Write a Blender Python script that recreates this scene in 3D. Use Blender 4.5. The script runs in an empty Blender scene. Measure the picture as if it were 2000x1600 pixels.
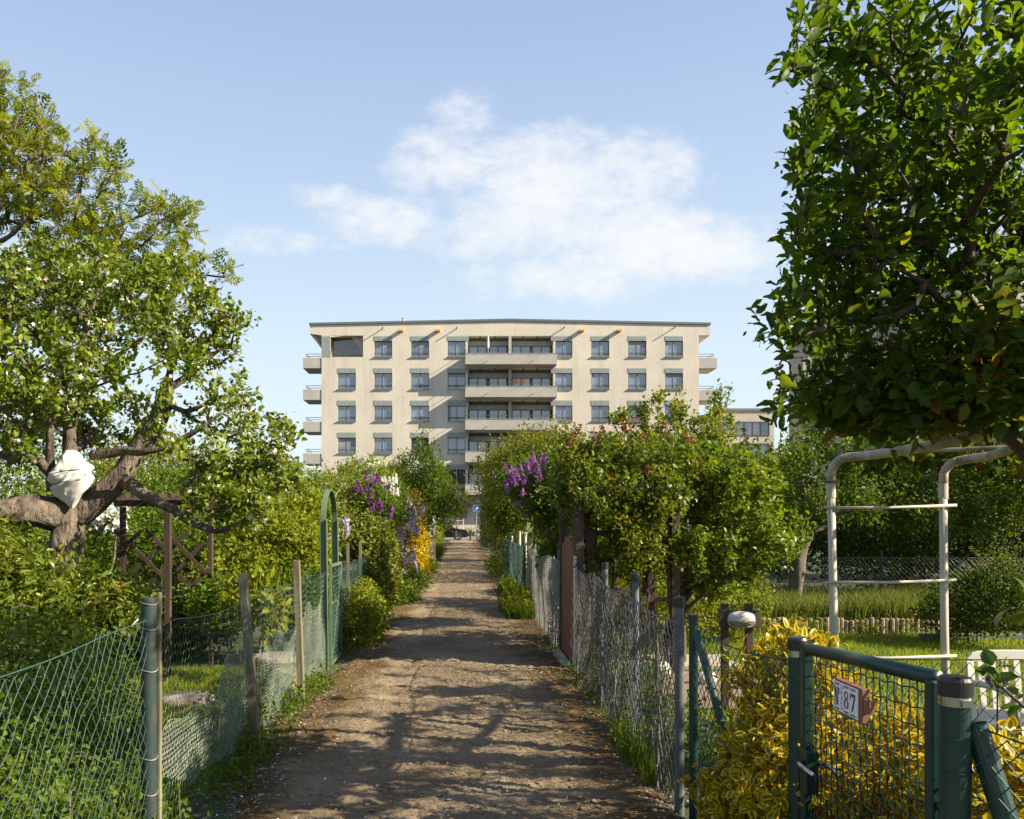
import bpy, math, random
import numpy as np
sc = bpy.context.scene
COL = sc.collection
R = math.radians
F, VX, HY, CH = 1667.0, 905.0, 1020.0, 1.63      # focal length and vanishing point used to lay the place out, eye height
def A(*v): return np.array(v, dtype=float)
def P(px, py, d): return A((px-VX)*d/F, d, CH-(py-HY)*d/F)
def unit(v):
    v = np.asarray(v, float); n = np.linalg.norm(v, axis=-1, keepdims=True); return v/np.maximum(n, 1e-9)

# ---------------------------------------------------------------- mesh building
class MB:
    def __init__(s): s.V=[]; s.Fs=[]; s.n=0
    def add(s, V, Fc, a=None, mi=0):
        V=np.asarray(V,float).reshape(-1,3); Fc=np.asarray(Fc,int)
        if len(Fc)==0: return s
        if a is None: a=np.zeros(len(Fc))
        s.V.append(V); s.Fs.append((Fc+s.n, np.broadcast_to(np.asarray(a,float),(len(Fc),)), mi)); s.n+=len(V); return s
    def box(s, lo, hi, mi=0):
        x0,y0,z0=lo; x1,y1,z1=hi
        return s.add([(x0,y0,z0),(x1,y0,z0),(x1,y1,z0),(x0,y1,z0),(x0,y0,z1),(x1,y0,z1),(x1,y1,z1),(x0,y1,z1)],
              [(0,3,2,1),(4,5,6,7),(0,1,5,4),(1,2,6,5),(2,3,7,6),(3,0,4,7)], mi=mi)
    def beam(s, p0, p1, w, h, up=(0,0,1), mi=0):
        p0=np.asarray(p0,float); p1=np.asarray(p1,float); t=unit(p1-p0); u=np.asarray(up,float)
        if abs(np.dot(t,u))>.95: u=A(0,1,0)
        sx=unit(np.cross(t,u)); sz=np.cross(sx,t)
        V=[]
        for p in (p0,p1):
            for a,b in ((-1,-1),(1,-1),(1,1),(-1,1)): V.append(p+sx*a*w/2+sz*b*h/2)
        return s.add(V,[(0,1,2,3),(7,6,5,4),(0,4,5,1),(1,5,6,2),(2,6,7,3),(3,7,4,0)],mi=mi)
    def tube(s, pts, r, k=8, cap=True, mi=0, gnarl=0):
        pts=np.asarray(pts,float); n=len(pts); r=np.broadcast_to(np.asarray(r,float),(n,))
        if gnarl:
            u=np.linspace(0,n-1,n*3-2); pts=np.stack([np.interp(u,np.arange(n),pts[:,i]) for i in range(3)],1); r=np.interp(u,np.arange(n),r); n=len(u)
            for _ in range(2): pts[1:-1]=.5*pts[1:-1]+.25*(pts[:-2]+pts[2:])
        T=np.empty_like(pts); T[1:-1]=pts[2:]-pts[:-2]; T[0]=pts[1]-pts[0]; T[-1]=pts[-1]-pts[-2]; T=unit(T)
        ref=A(0.13,0.21,0.97) if abs(T[:,2]).mean()<.8 else A(0.97,0.2,0.1)
        X=unit(np.cross(T,ref)); Y=np.cross(T,X); an=np.arange(k)*2*math.pi/k
        rr=r[:,None]*np.ones((1,k))
        if gnarl: sl=np.cumsum(np.append(0,np.linalg.norm(np.diff(pts,axis=0),axis=1)))[:,None]; rr=rr*(1+gnarl*((fbm(np.cos(an)[None]*1.1+sl*3.1+7,np.sin(an)[None]*1.1+sl*1.3,3)-.5)*1.5-.35*np.abs(np.sin(an[None]*2.5+sl*2.2))**3+.35*(vn(sl*4.0,sl*0+3)-.5)))
        V=pts[:,None,:]+rr[:,:,None]*(np.cos(an)[None,:,None]*X[:,None,:]+np.sin(an)[None,:,None]*Y[:,None,:])
        i=np.arange(n-1)[:,None]*k; j=np.arange(k)[None,:]; j2=(j+1)%k
        Fq=np.stack([i+j,i+j2,i+k+j2,i+k+j],-1).reshape(-1,4)
        b=s.n; s.add(V.reshape(-1,3),Fq,mi=mi)
        if cap:
            s.Fs.append((np.array([list(range(k))[::-1]])+b,np.zeros(1),mi)); s.Fs.append((np.array([list(range(k))])+b+(n-1)*k,np.zeros(1),mi))
        return s
    def segs(s, p0, p1, r0, r1=None, k=3, a=None, mi=0):
        p0=np.asarray(p0,float).reshape(-1,3); p1=np.asarray(p1,float).reshape(-1,3); n=len(p0)
        if n==0: return s
        r0=np.broadcast_to(np.asarray(r0,float),(n,)); r1=r0 if r1 is None else np.broadcast_to(np.asarray(r1,float),(n,))
        T=unit(p1-p0); ref=np.where(np.abs(T[:,2:3])<.8,A(0.1,0.2,0.97)[None],A(0.97,0.2,0.1)[None])
        X=unit(np.cross(T,ref)); Y=np.cross(T,X); an=np.arange(k)*2*math.pi/k
        ring=np.cos(an)[None,:,None]*X[:,None,:]+np.sin(an)[None,:,None]*Y[:,None,:]
        V=np.concatenate([p0[:,None]+r0[:,None,None]*ring,p1[:,None]+r1[:,None,None]*ring],1)
        j=np.arange(k); j2=(j+1)%k; f=np.stack([j,j2,k+j2,k+j],-1)
        Fq=(np.arange(n)[:,None,None]*2*k+f[None]).reshape(-1,4)
        return s.add(V.reshape(-1,3),Fq,None if a is None else np.repeat(a,k),mi=mi)
    def lathe(s, prof, c, k=16, mi=0, axis='z'):
        prof=np.asarray(prof,float); an=np.arange(k)*2*math.pi/k; n=len(prof)
        V=np.empty((n,k,3)); V[...,0]=prof[:,0:1]*np.cos(an); V[...,1]=prof[:,0:1]*np.sin(an); V[...,2]=prof[:,1:2]
        if axis=='y': V=V[...,[0,2,1]]*A(1,1,-1)
        if axis=='x': V=V[...,[2,1,0]]*A(1,1,-1)
        i=np.arange(n-1)[:,None]*k; j=np.arange(k)[None,:]; j2=(j+1)%k
        return s.add(V.reshape(-1,3)+np.asarray(c,float),np.stack([i+j,i+j2,i+k+j2,i+k+j],-1).reshape(-1,4),mi=mi)
    def prism(s, out, p, ex, ey, ez, th, mi=0):          # 2-D outline in the plane (ex, ey) pushed th along ez
        out=np.asarray(out,float); n=len(out); ex,ey,ez,p=[np.asarray(q,float) for q in (ex,ey,ez,p)]
        V0=p+out[:,:1]*ex+out[:,1:2]*ey; V=np.concatenate([V0,V0+ez*th]); b=s.n
        i=np.arange(n); i2=(i+1)%n
        s.add(V,np.stack([i,i2,n+i2,n+i],-1),mi=mi)
        s.Fs.append((np.array([list(range(n))[::-1]])+b,np.zeros(1),mi)); s.Fs.append((np.array([list(range(n))])+b+n,np.zeros(1),mi)); return s
    def build(s, name, mats, parent=None, at=None, smooth=False, bevel=0, attr=False):
        me=bpy.data.meshes.new(name); V=np.concatenate(s.V)
        if at is None and parent is not None: V=V-ORG[parent.name]
        me.vertices.add(len(V)); me.vertices.foreach_set('co',V.astype(np.float32).ravel())
        idx=np.concatenate([f.ravel() for f,_,_ in s.Fs]); tot=np.concatenate([np.full(len(f),f.shape[1]) for f,_,_ in s.Fs])
        start=np.concatenate([[0],np.cumsum(tot)[:-1]])
        me.loops.add(len(idx)); me.loops.foreach_set('vertex_index',idx.astype(np.int32))
        me.polygons.add(len(tot)); me.polygons.foreach_set('loop_start',start.astype(np.int32))
        mats=mats if isinstance(mats,(list,tuple)) else [mats]
        for m in mats: me.materials.append(m)
        if len(mats)>1: me.polygons.foreach_set('material_index',np.concatenate([np.full(len(f),mi) for f,_,mi in s.Fs]).astype(np.int32))
        me.polygons.foreach_set('use_smooth',np.full(len(tot),bool(smooth)))
        me.update(calc_edges=True)
        if attr:
            at_=me.attributes.new('rnd','FLOAT','FACE'); at_.data.foreach_set('value',np.concatenate([a for _,a,_ in s.Fs]).astype(np.float32))
        o=bpy.data.objects.new(name,me); COL.objects.link(o)
        if parent is not None:
            o.parent=parent; ORG[o.name]=ORG[parent.name] if at is None else np.asarray(at,float)
            if at is not None: o.location=np.asarray(at,float)-ORG[parent.name]
        else:
            ORG[o.name]=A(0,0,0) if at is None else np.asarray(at,float)
            if at is not None: o.location=at
        if bevel:
            b=o.modifiers.new('bevel','BEVEL'); b.width=bevel; b.segments=2; b.limit_method='ANGLE'
        return o
ORG={}
def tag(o,label=None,cat=None,group=None,kind=None):
    if label: o['label']=label
    if cat: o['category']=cat
    if group: o['group']=group
    if kind: o['kind']=kind
    return o
def thing(name,label,cat,loc,group=None):
    o=bpy.data.objects.new(name,None); o.empty_display_size=.2; COL.objects.link(o); o.location=loc; ORG[o.name]=np.asarray(loc,float)
    return tag(o,label,cat,group)
def dup(o,parent=None,loc=None):
    c=o.copy(); COL.objects.link(c)
    if parent is not None: c.parent=parent
    if loc is not None: c.location=loc
    for ch in o.children: dup(ch,c)
    return c

# ---------------------------------------------------------------- noise
_T=np.random.default_rng(5).random((256,256))
def vn(x,y):
    x=np.asarray(x,float); y=np.asarray(y,float); xi=np.floor(x).astype(int); yi=np.floor(y).astype(int); u=x-xi; v=y-yi
    u=u*u*(3-2*u); v=v*v*(3-2*v); g=lambda a,b:_T[a&255,b&255]
    return (g(xi,yi)*(1-u)+g(xi+1,yi)*u)*(1-v)+(g(xi,yi+1)*(1-u)+g(xi+1,yi+1)*u)*v
def fbm(x,y,o=4): return sum(vn(x*2**i+17*i,y*2**i+31*i)*.5**i for i in range(o))/sum(.5**i for i in range(o))

# ---------------------------------------------------------------- materials
def nodes(name):
    m=bpy.data.materials.new(name); m.use_nodes=True; nt=m.node_tree; b=nt.nodes['Principled BSDF']; return m,nt,b
def ramp(nt,fac,stops):
    r=nt.nodes.new('ShaderNodeValToRGB'); e=r.color_ramp.elements
    while len(e)<len(stops): e.new(.5)
    for el,(p,c) in zip(e,stops): el.position=p; el.color=(*c,1) if len(c)==3 else c
    if fac is not None: nt.links.new(fac,r.inputs[0])
    return r.outputs[0]
def noise(nt,scale,detail=4,rough=.55,vec=None,dist=0):
    n=nt.nodes.new('ShaderNodeTexNoise'); n.inputs['Scale'].default_value=scale; n.inputs['Detail'].default_value=detail
    n.inputs['Roughness'].default_value=rough; n.inputs['Distortion'].default_value=dist
    if vec is not None: nt.links.new(vec,n.inputs['Vector'])
    return n.outputs['Fac']
def pos(nt,sx=1,sy=1,sz=1,world=True):
    if world: o=nt.nodes.new('ShaderNodeNewGeometry').outputs['Position']
    else: o=nt.nodes.new('ShaderNodeTexCoord').outputs['Object']
    mp=nt.nodes.new('ShaderNodeMapping'); mp.inputs['Scale'].default_value=(sx,sy,sz); nt.links.new(o,mp.inputs['Vector']); return mp.outputs[0]
def mixc(nt,f,a,b,mode='MIX'):
    m=nt.nodes.new('ShaderNodeMix'); m.data_type='RGBA'; m.blend_type=mode
    for sock,val in ((m.inputs[0],f),(m.inputs[6],a),(m.inputs[7],b)):
        if isinstance(val,(int,float)): sock.default_value=val
        elif isinstance(val,tuple): sock.default_value=(*val,1)
        else: nt.links.new(val,sock)
    return m.outputs[2]
def bump(nt,b,h,strength=.5,dist=.01):
    n=nt.nodes.new('ShaderNodeBump'); n.inputs['Strength'].default_value=strength; n.inputs['Distance'].default_value=dist
    nt.links.new(h,n.inputs['Height']); nt.links.new(n.outputs[0],b.inputs['Normal'])
def mat(name,c,c2=None,rough=.6,metal=0,sc_=6,lo=.4,hi=.65,bs=None,bst=.4,bd=.005,stretch=(1,1,1),spec=.5,world=True):
    m,nt,b=nodes(name); b.inputs['Roughness'].default_value=rough; b.inputs['Metallic'].default_value=metal; b.inputs['Specular IOR Level'].default_value=spec
    v=pos(nt,*stretch,world=world)
    if c2 is None: c2=tuple(x*.8 for x in c)
    nt.links.new(ramp(nt,noise(nt,sc_,5,.6,v),[(lo,c),(hi,c2)]),b.inputs['Base Color'])
    if bs: bump(nt,b,noise(nt,bs,4,.6,v),bst,bd)
    return m
def leafmat(name,stops,trans=.42,rough=.55,tcol=(1.3,1.3,.55),spec=.16,gain=(1.22,1.06,.6)):
    stops=[(p,tuple(x*g for x,g in zip(c,gain))) for p,c in stops]
    m,nt,b=nodes(name); b.inputs['Roughness'].default_value=rough; b.inputs['Specular IOR Level'].default_value=spec
    at=nt.nodes.new('ShaderNodeAttribute'); at.attribute_name='rnd'
    c=ramp(nt,at.outputs['Fac'],stops); nt.links.new(c,b.inputs['Base Color'])
    t=nt.nodes.new('ShaderNodeBsdfTranslucent'); nt.links.new(mixc(nt,1.0,c,tcol,'MULTIPLY'),t.inputs['Color'])
    mx=nt.nodes.new('ShaderNodeMixShader'); mx.inputs[0].default_value=trans
    nt.links.new(b.outputs[0],mx.inputs[1]); nt.links.new(t.outputs[0],mx.inputs[2])
    nt.links.new(mx.outputs[0],nt.nodes['Material Output'].inputs['Surface']); return m

# ---------------------------------------------------------------- foliage
SIMPLE=(A((0,0,0),(.45,-.27,.07),(1,0,-.06),(.45,.27,.07)).reshape(-1,3),[np.array([(0,1,2),(0,2,3)])],[None])
def _oval(w=.29,fold=.08,droop=.22):
    t=A(0,.3,.68,1); hw=A(0,w,w*.82,0); z=-droop*t*t
    m=[(t[i],0,z[i]) for i in range(4)]; l=[(t[i],hw[i],z[i]+fold*hw[i]/w) for i in (1,2)]; r=[(t[i],-hw[i],z[i]+fold*hw[i]/w) for i in (1,2)]
    return (np.array(m+l+r),[np.array([(0,1,4),(2,3,5),(1,0,6),(3,2,7)]),np.array([(1,2,5,4),(2,1,6,7)])],[None,None])
OVAL=_oval(); BROAD=_oval(.36,.07,.25); LANCE=_oval(.17,.05,.3)
def _fine(w=.215,fold=.07,droop=.25,curl=.03):
    t=A(0,.12,.32,.55,.78,.92,1); hw=w*A(0,.55,.95,1,.68,.3,0); z=-droop*t*t; n=len(t)
    V=[(t[i],0,z[i]) for i in range(n)]+[(t[i],hw[i],z[i]+fold*hw[i]/w+curl*(-1)**i) for i in range(1,n-1)]+[(t[i],-hw[i],z[i]+fold*hw[i]/w-curl*(-1)**i) for i in range(1,n-1)]
    l=lambda i:n+i-1; r=lambda i:n+(n-2)+i-1
    tri=[(0,1,l(1)),(1,0,r(1)),(n-2,n-1,l(n-2)),(n-1,n-2,r(n-2))]; q=[]
    for i in range(1,n-2): q+=[(i,i+1,l(i+1),l(i)),(i+1,i,r(i),r(i+1))]
    return (np.array(V),[np.array(tri),np.array(q)],[None,None])
def _pinnate():
    V=[];Fc=[]
    def lf(x,y,a,L,w):
        b=len(V); c,s_=math.cos(a),math.sin(a)
        for u,v in ((0,0),(.45,-w),(1,0),(.45,w)): V.append((x+u*L*c-v*L*s_,y+u*L*s_+v*L*c,-.10*(x+u*L*.6)**2-.05*u*abs(s_)))
        Fc.append((b,b+1,b+2,b+3))
    for x in (.22,.42,.62,.80):
        for s_ in (1,-1): lf(x,0,s_*.95,.36*(1.1-.4*abs(x-.5)),.2)
    lf(.82,0,0,.34,.2)
    b=len(V); V+= [(0,-.008,0),(0,.008,0),(.85,.004,-.07),(.85,-.004,-.07)]; Fc.append((b,b+3,b+2,b+1))
    return (np.array(V),[np.array(Fc)],[None])
PINNATE=_pinnate()
FINE=_fine(); FINEBROAD=_fine(.30)
def _varieg():
    t=A(0,.28,.66,1); hw=A(0,.31,.27,0); z=-.14*t*t
    V=[(t[i],0,z[i]) for i in range(4)]
    for sg in (1,-1):
        for q in (.45,1):
            for i in (1,2): V.append((t[i],sg*hw[i]*q,z[i]+.055*q))
    V=np.array(V)   # 0-3 mid, 4-5 inner+, 6-7 outer+, 8-9 inner-, 10-11 outer-
    inner=np.array([(1,2,5,4),(2,1,8,9)]); it=np.array([(0,1,4),(1,0,8),(2,3,5),(3,2,9)])
    outer=np.array([(4,5,7,6),(9,8,10,11)]); ot=np.array([(0,4,6),(8,0,10),(5,3,7),(3,9,11)])
    return (V,[inner,it,outer,ot],[.04,.08,None,None])
VARIEG=_varieg()
def _flower(n=5,w=.55):
    V=[(0,0,0)]; Fc=[]
    for i in range(n):
        a=2*math.pi*i/n; c,s_=math.cos(a),math.sin(a); d=math.pi/n*.85
        b=len(V)
        V+= [(.6*math.cos(a-d),.6*math.sin(a-d),.12),(1.0*c,1.0*s_,.3),(.6*math.cos(a+d),.6*math.sin(a+d),.12)]
        Fc.append((0,b,b+1,b+2))
    return (np.array(V),[np.array(Fc)],[None])
FLOWER=_flower(); FLORET=_flower(4)
def place(mb,tpl,pos_,dirs,nrm,size,rnd,mi=0):
    TV,TF,Z=tpl; n=len(pos_)
    X=unit(dirs); N=nrm-(nrm*X).sum(1,keepdims=True)*X; N=unit(N); Y=np.cross(N,X); size=np.broadcast_to(np.asarray(size,float),(n,))
    V=(TV[None,:,0:1]*X[:,None]+TV[None,:,1:2]*Y[:,None]+TV[None,:,2:3]*N[:,None])*size[:,None,None]+pos_[:,None]
    k=len(TV); b=mb.n; off=(np.arange(n)*k+b)[:,None,None]
    mb.V.append(V.reshape(-1,3)); mb.n+=n*k
    for f,z in zip(TF,Z):
        a=np.repeat(rnd,len(f)) if z is None else np.repeat(z+.05*rnd,len(f))
        mb.Fs.append(((off+f[None]).reshape(-1,f.shape[1]),a,mi))
def inblobs(blobs,n,rng,shell=.5):
    """points in ellipsoids, denser toward their outside. blob = (centre, radii, weight)"""
    w=np.array([b[2] if len(b)>2 else np.prod(b[1])**.75 for b in blobs]); w/=w.sum(); k=rng.choice(len(blobs),n,p=w)
    c=np.array([b[0] for b in blobs])[k]; r=np.array([b[1] for b in blobs])[k]
    d=unit(rng.normal(size=(n,3))); return c+d*(rng.random((n,1))**(shell*.667))*r
def B(px,py,d,rx,rz,ry,w=None):
    s=d/F; t=(P(px,py,d),A(rx*s,ry,rz*s)); return t if w is None else t+(w,)
def grow(limbs,tips,step,rt,pw,rng,upb=.3,wig=.06,pen=.3,rmax=9,minz=None,sides=4,gn=.35):
    N=sum(len(l[0]) for l in limbs)+len(tips)*40+10
    pos_=np.zeros((N,3)); par=np.full(N,-1); fixr=np.zeros(N); pl=np.zeros(N); cnt=np.zeros(N); n=0; chains=[]
    for pts,r0,r1 in limbs:
        pts=np.asarray(pts,float)
        if n: prev=int(np.argmin(np.linalg.norm(pos_[:n]-pts[0],axis=1)))
        else: prev=-1
        q=[pts[0]]
        for a,b in zip(pts[:-1],pts[1:]):
            m=max(1,int(np.linalg.norm(b-a)/step))
            for j in range(1,m+1): q.append(a+(b-a)*j/m)
        q=np.array(q)
        for _ in range(2): q[1:-1]=.5*q[1:-1]+.25*(q[:-2]+q[2:])
        q[1:-1]+=rng.normal(size=(len(q)-2,3))*step*wig
        if n+len(q)+10>N: raise RuntimeError('limbs')
        ids=[]
        for j,p in enumerate(q):
            pos_[n]=p; par[n]=prev; fixr[n]=(r0+(r1-r0)*j/max(1,len(q)-1))*(1-max(0,j/max(1,len(q)-1)-.6)/.4*.7*(r1<.06 and r1<r0*.6)); pl[n]=0 if prev<0 else pl[prev]+np.linalg.norm(p-pos_[prev]); prev=n; ids.append(n); n+=1
        chains.append((ids,True))
    base=pos_[0].copy(); order=np.argsort(np.linalg.norm(tips-base,axis=1)); tipch=[]
    ok=np.ones(N,bool)
    if minz is not None: ok[:n]=pos_[:n,2]>=minz
    for ti in order:
        t=tips[ti]; d=np.linalg.norm(pos_[:n]-t,axis=1); cost=d+pen*pl[:n]+np.where(ok[:n],0,1e3); i=int(np.argmin(cost)); di=d[i]
        m=min(36,max(2,int(math.ceil(di/step)))); d0=unit(pos_[i]-pos_[par[i]]) if par[i]>=0 else A(0,0,1)
        c=pos_[i]+unit(d0*.6+unit(t-pos_[i])+A(0,0,upb))*di*.45
        u=np.arange(1,m+1)[:,None]/m; q=(1-u)**2*pos_[i]+2*u*(1-u)*c+u*u*t; q+=rng.normal(size=q.shape)*wig*di/m
        if n+m+2>N: break
        ids=[i]; prev=i
        for p in q: pos_[n]=p; par[n]=prev; pl[n]=pl[prev]+di/m; prev=n; ids.append(n); n+=1
        j=prev
        while j>=0: cnt[j]+=1; j=par[j]
        chains.append((ids,False)); tipch.append(ids)
    rad=np.minimum(rmax,rt*np.maximum(cnt,.3)**pw); rad[:n]=np.where(fixr[:n]>0,np.maximum(fixr[:n],0),rad[:n])
    mb=MB()
    for ids,limb in chains:
        r=rad[ids].copy()
        if not limb: r[0]=min(r[0],r[1]*1.25); r[-1]*=.5
        big=limb and r[0]>.03
        mb.tube(pos_[ids],r,18 if big else (6 if r[0]>.02 else sides),cap=limb,gnarl=gn if big else 0)
    sa,sb,sw,scid=[],[],[],[]
    for c,ids in enumerate(tipch):
        L=len(ids)-1
        for j in range(L):
            if (j+1)/L>.35: sa.append(pos_[ids[j]]); sb.append(pos_[ids[j+1]]); sw.append(np.linalg.norm(sa[-1]-sb[-1])*(.4+((j+1)/L)**2)); scid.append(c)
    return mb,(np.array(sa),np.array(sb),np.array(sw),np.array(scid)),pos_[[t[-1] for t in tipch]]
def twigleaves(mb,tw,n,size,tpl,rng,spread=.04,along=.5,rand=.7,up=.15,nup=.8,clump=.5,sv=.3,mi=0,lo=0.,hi=1.,tipw=1.):
    sa,sb,sw,cid=tw; sw=sw**1.0
    last=np.append(cid[1:]!=cid[:-1],True); sw=np.where(last,sw*tipw,sw); p=sw/sw.sum(); k=rng.choice(len(sa),n,p=p); t=rng.random((n,1))
    q=sa[k]+(sb[k]-sa[k])*t+rng.normal(size=(n,3))*spread; T=unit(sb[k]-sa[k])
    d=T*along+rng.normal(size=(n,3))*rand+A(0,0,up); nr=rng.normal(size=(n,3))*.6+A(0,0,nup)
    ch=rng.random(cid.max()+1)[cid[k]]; rn=lo+(hi-lo)*np.clip(ch*clump+rng.random(n)*(1-clump),0,1)
    place(mb,tpl,q,d,nr,size*(1+sv*rng.normal(size=n).clip(-1.5,1.5)),rn,mi)
def cloudleaves(mb,blobs,n,size,tpl,rng,clumps=None,sig=.08,shell=.45,up=.2,nup=.8,clump=.5,sv=.3,mi=0,lo=0.,hi=1.,zmin=0.02,outward=.5,nout=.4):
    clumps=clumps or max(20,n//40); cc=inblobs(blobs,clumps,rng,shell); k=rng.integers(0,clumps,n)
    q=cc[k]+rng.normal(size=(n,3))*sig; keep=q[:,2]>zmin; q=q[keep]; k=k[keep]; n=len(q)
    ctr=np.mean([b[0] for b in blobs],axis=0); o=unit(q-ctr)
    d=o*outward+rng.normal(size=(n,3))*.7+A(0,0,up); nr=rng.normal(size=(n,3))*.6+A(0,0,nup)+o*nout
    rn=lo+(hi-lo)*np.clip(rng.random(clumps)[k]*clump+rng.random(n)*(1-clump),0,1)
    place(mb,tpl,q,d,nr,size*(1+sv*rng.normal(size=n).clip(-1.5,1.5)),rn,mi)
def bush(name,label,cat,blobs,n,size,tpl,lm,seed,sig=.08,clumps=None,stems=40,stemmat=None,base=None,shell=.45,rt=.004,group=None,up=.2,nup=.8,clump=.5,outward=.5,srt=.45,nout=.4):
    rng=np.random.default_rng(seed); ctr=np.mean([b[0] for b in blobs],axis=0)
    base=A(ctr[0],ctr[1],0) if base is None else np.asarray(base,float)
    o=thing(name,label,cat,base,group); mb=MB(); cloudleaves(mb,blobs,n,size,tpl,rng,clumps,sig,shell,up,nup,clump,outward=outward,nout=nout)
    mb.build('foliage',lm,o,attr=True,smooth=(tpl is VARIEG or tpl is OVAL))
    if stems:
        tips=inblobs(blobs,stems,rng,.5); tips[:,2]=np.maximum(tips[:,2],.1)
        sm,_,_=grow([([base+A(0,0,-.05),base+A(0,0,max(.1,ctr[2]*.3))],.02,.015)],tips,max(.12,ctr[2]*.15),rt,srt,rng,wig=.1)
        sm.build('stem',stemmat or M['bark'],o,smooth=True)
    return o
def blades(mb,p,h,w,rng,lean=.5,rnd=None,mi=0):
    n=len(p); a=rng.random(n)*6.283; b=rng.random(n)*6.283; h=np.broadcast_to(h,(n,)); w=np.broadcast_to(w,(n,))
    s=np.stack([np.cos(a),np.sin(a),a*0],1)*w[:,None]*.5; l=np.stack([np.cos(b),np.sin(b),b*0],1)*(lean*h*rng.random(n))[:,None]
    up=A(0,0,1)*h[:,None]
    V=np.stack([p-s,p+s,p+s*.7+l*.35+up*.6,p-s*.7+l*.35+up*.6,p+l+up*(1-.25*lean)],1).reshape(-1,3)
    i=np.arange(n)*5; rnd=rng.random(n) if rnd is None else rnd
    b0=mb.n; mb.V.append(V); mb.n+=len(V)
    mb.Fs.append((np.stack([i,i+1,i+2,i+3],1)+b0,rnd,mi)); mb.Fs.append((np.stack([i+3,i+2,i+4],1)+b0,rnd,mi))
# ---------------------------------------------------------------- wire netting
def net(mb,pf,L,zb,zt,w,hh,r,hexa=False,k=3,jit=.6):
    """wire net over a strip: pf(u,z)->points; zb, zt functions of u; w, hh half mesh width and height"""
    nu=int(L/w); U=[];S0=[];S1=[]
    zmax=max(zt(u) for u in np.linspace(0,L,40)); zmin=min(zb(u) for u in np.linspace(0,L,40)); nz=int((zmax-zmin)/hh)+1
    J=np.arange(nz)
    if not hexa:
        for i in range(nu):
            j=J; u0=(i+((j+i)%2))*w; u1=(i+((j+1+i)%2))*w; z0=zmin+j*hh; z1=z0+hh
            S0.append(np.stack([u0,z0],1)); S1.append(np.stack([u1,z1],1))
    else:
        for i in range(nu):
            j=J; v=((i+j)%2==0)
            x=i*w; z0=zmin+j*hh*1.0
            # hexagons: vertical edge and two slanted edges
            a=np.stack([np.full(nz,x),z0],1)[v]; b=a+A(0,hh*.55); c=b+A(w,hh*.45); d=b+A(-w,hh*.45)
            S0+= [a,b,b]; S1+= [b,c,d]
    S0=np.concatenate(S0); S1=np.concatenate(S1)
    for S_ in (S0,S1):
        du=(fbm(S_[:,0]*7,S_[:,1]*5+L,2)-.5)*jit*w*2.2; dv=(fbm(S_[:,0]*6+31,S_[:,1]*6,2)-.5)*jit*hh*2.2; S_[:,0]+=du; S_[:,1]+=dv
    mu=(S0[:,0]+S1[:,0])/2; mz=(S0[:,1]+S1[:,1])/2
    top=np.array([zt(u) for u in np.linspace(0,L,200)]); bot=np.array([zb(u) for u in np.linspace(0,L,200)]); gx=np.linspace(0,L,200)
    ok=(mz<np.interp(mu,gx,top))&(mz>np.interp(mu,gx,bot))&(mu>0)&(mu<L); S0=S0[ok]; S1=S1[ok]
    mb.segs(pf(S0[:,0],S0[:,1]),pf(S1[:,0],S1[:,1]),r,k=k)
SKY_S=.075; SUN_S=5.0; EXPO=1.4; SKY_PALE=.75; CLOUD=4.9
# ================================================================ world, sun, camera
SUN_EL, SUN_AZ = 31.0, 17.0           # sun stands over +X and a little behind the viewer
sd=A(math.cos(R(SUN_EL))*math.cos(R(SUN_AZ)),-math.cos(R(SUN_EL))*math.sin(R(SUN_AZ)),math.sin(R(SUN_EL)))
w=bpy.data.worlds.new('World'); sc.world=w; w.use_nodes=True; nt=w.node_tree
bg=nt.nodes['Background']; bg.inputs['Strength'].default_value=SKY_S
sky=nt.nodes.new('ShaderNodeTexSky'); sky.sky_type='NISHITA'; sky.sun_disc=False
sky.sun_elevation=R(SUN_EL); sky.sun_rotation=R(90+SUN_AZ); sky.air_density=1.0; sky.dust_density=1.6; sky.ozone_density=1.6
tc=nt.nodes.new('ShaderNodeTexCoord'); sp=nt.nodes.new('ShaderNodeSeparateXYZ'); nt.links.new(tc.outputs['Generated'],sp.inputs[0])
def mth(op,a,b=None,clamp=False):
    m=nt.nodes.new('ShaderNodeMath'); m.operation=op; m.use_clamp=clamp
    for i,x in enumerate((a,b)):
        if x is None: continue
        if isinstance(x,(int,float)): m.inputs[i].default_value=x
        else: nt.links.new(x,m.inputs[i])
    return m.outputs[0]
dy=mth('MAXIMUM',sp.outputs['Y'],.02); u=mth('DIVIDE',sp.outputs['X'],dy); v=mth('DIVIDE',sp.outputs['Z'],dy)
cv=nt.nodes.new('ShaderNodeCombineXYZ'); nt.links.new(u,cv.inputs[0]); nt.links.new(v,cv.inputs[1])
mask=None
for cu,cvv,ru,rv,am in ((1120,345,250,115,1.05),(1270,475,270,90,1.15),(880,330,130,80,.8),(770,430,180,55,.75),(1020,430,260,90,.95),(905,225,60,45,.5),(630,385,70,28,.65),(1120,545,260,50,.75),(1290,300,90,40,.6),(560,470,160,30,.42)):
    a=mth('DIVIDE',mth('SUBTRACT',u,(cu-VX)/F),ru/F); b=mth('DIVIDE',mth('SUBTRACT',v,(HY-cvv)/F),rv/F)
    e=mth('MULTIPLY',mth('SUBTRACT',1.0,mth('ADD',mth('MULTIPLY',a,a),mth('MULTIPLY',b,b))),am)
    mask=e if mask is None else mth('SMOOTH_MAX',mask,e)
    if mask is not e: mask.node.inputs[2].default_value=.3
mp=nt.nodes.new('ShaderNodeMapping'); mp.inputs['Scale'].default_value=(1,1.5,1); nt.links.new(cv.outputs[0],mp.inputs[0])
nz=noise(nt,10,10,.66,mp.outputs[0],.25); nz2=noise(nt,36,8,.66,mp.outputs[0],.3)
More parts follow.
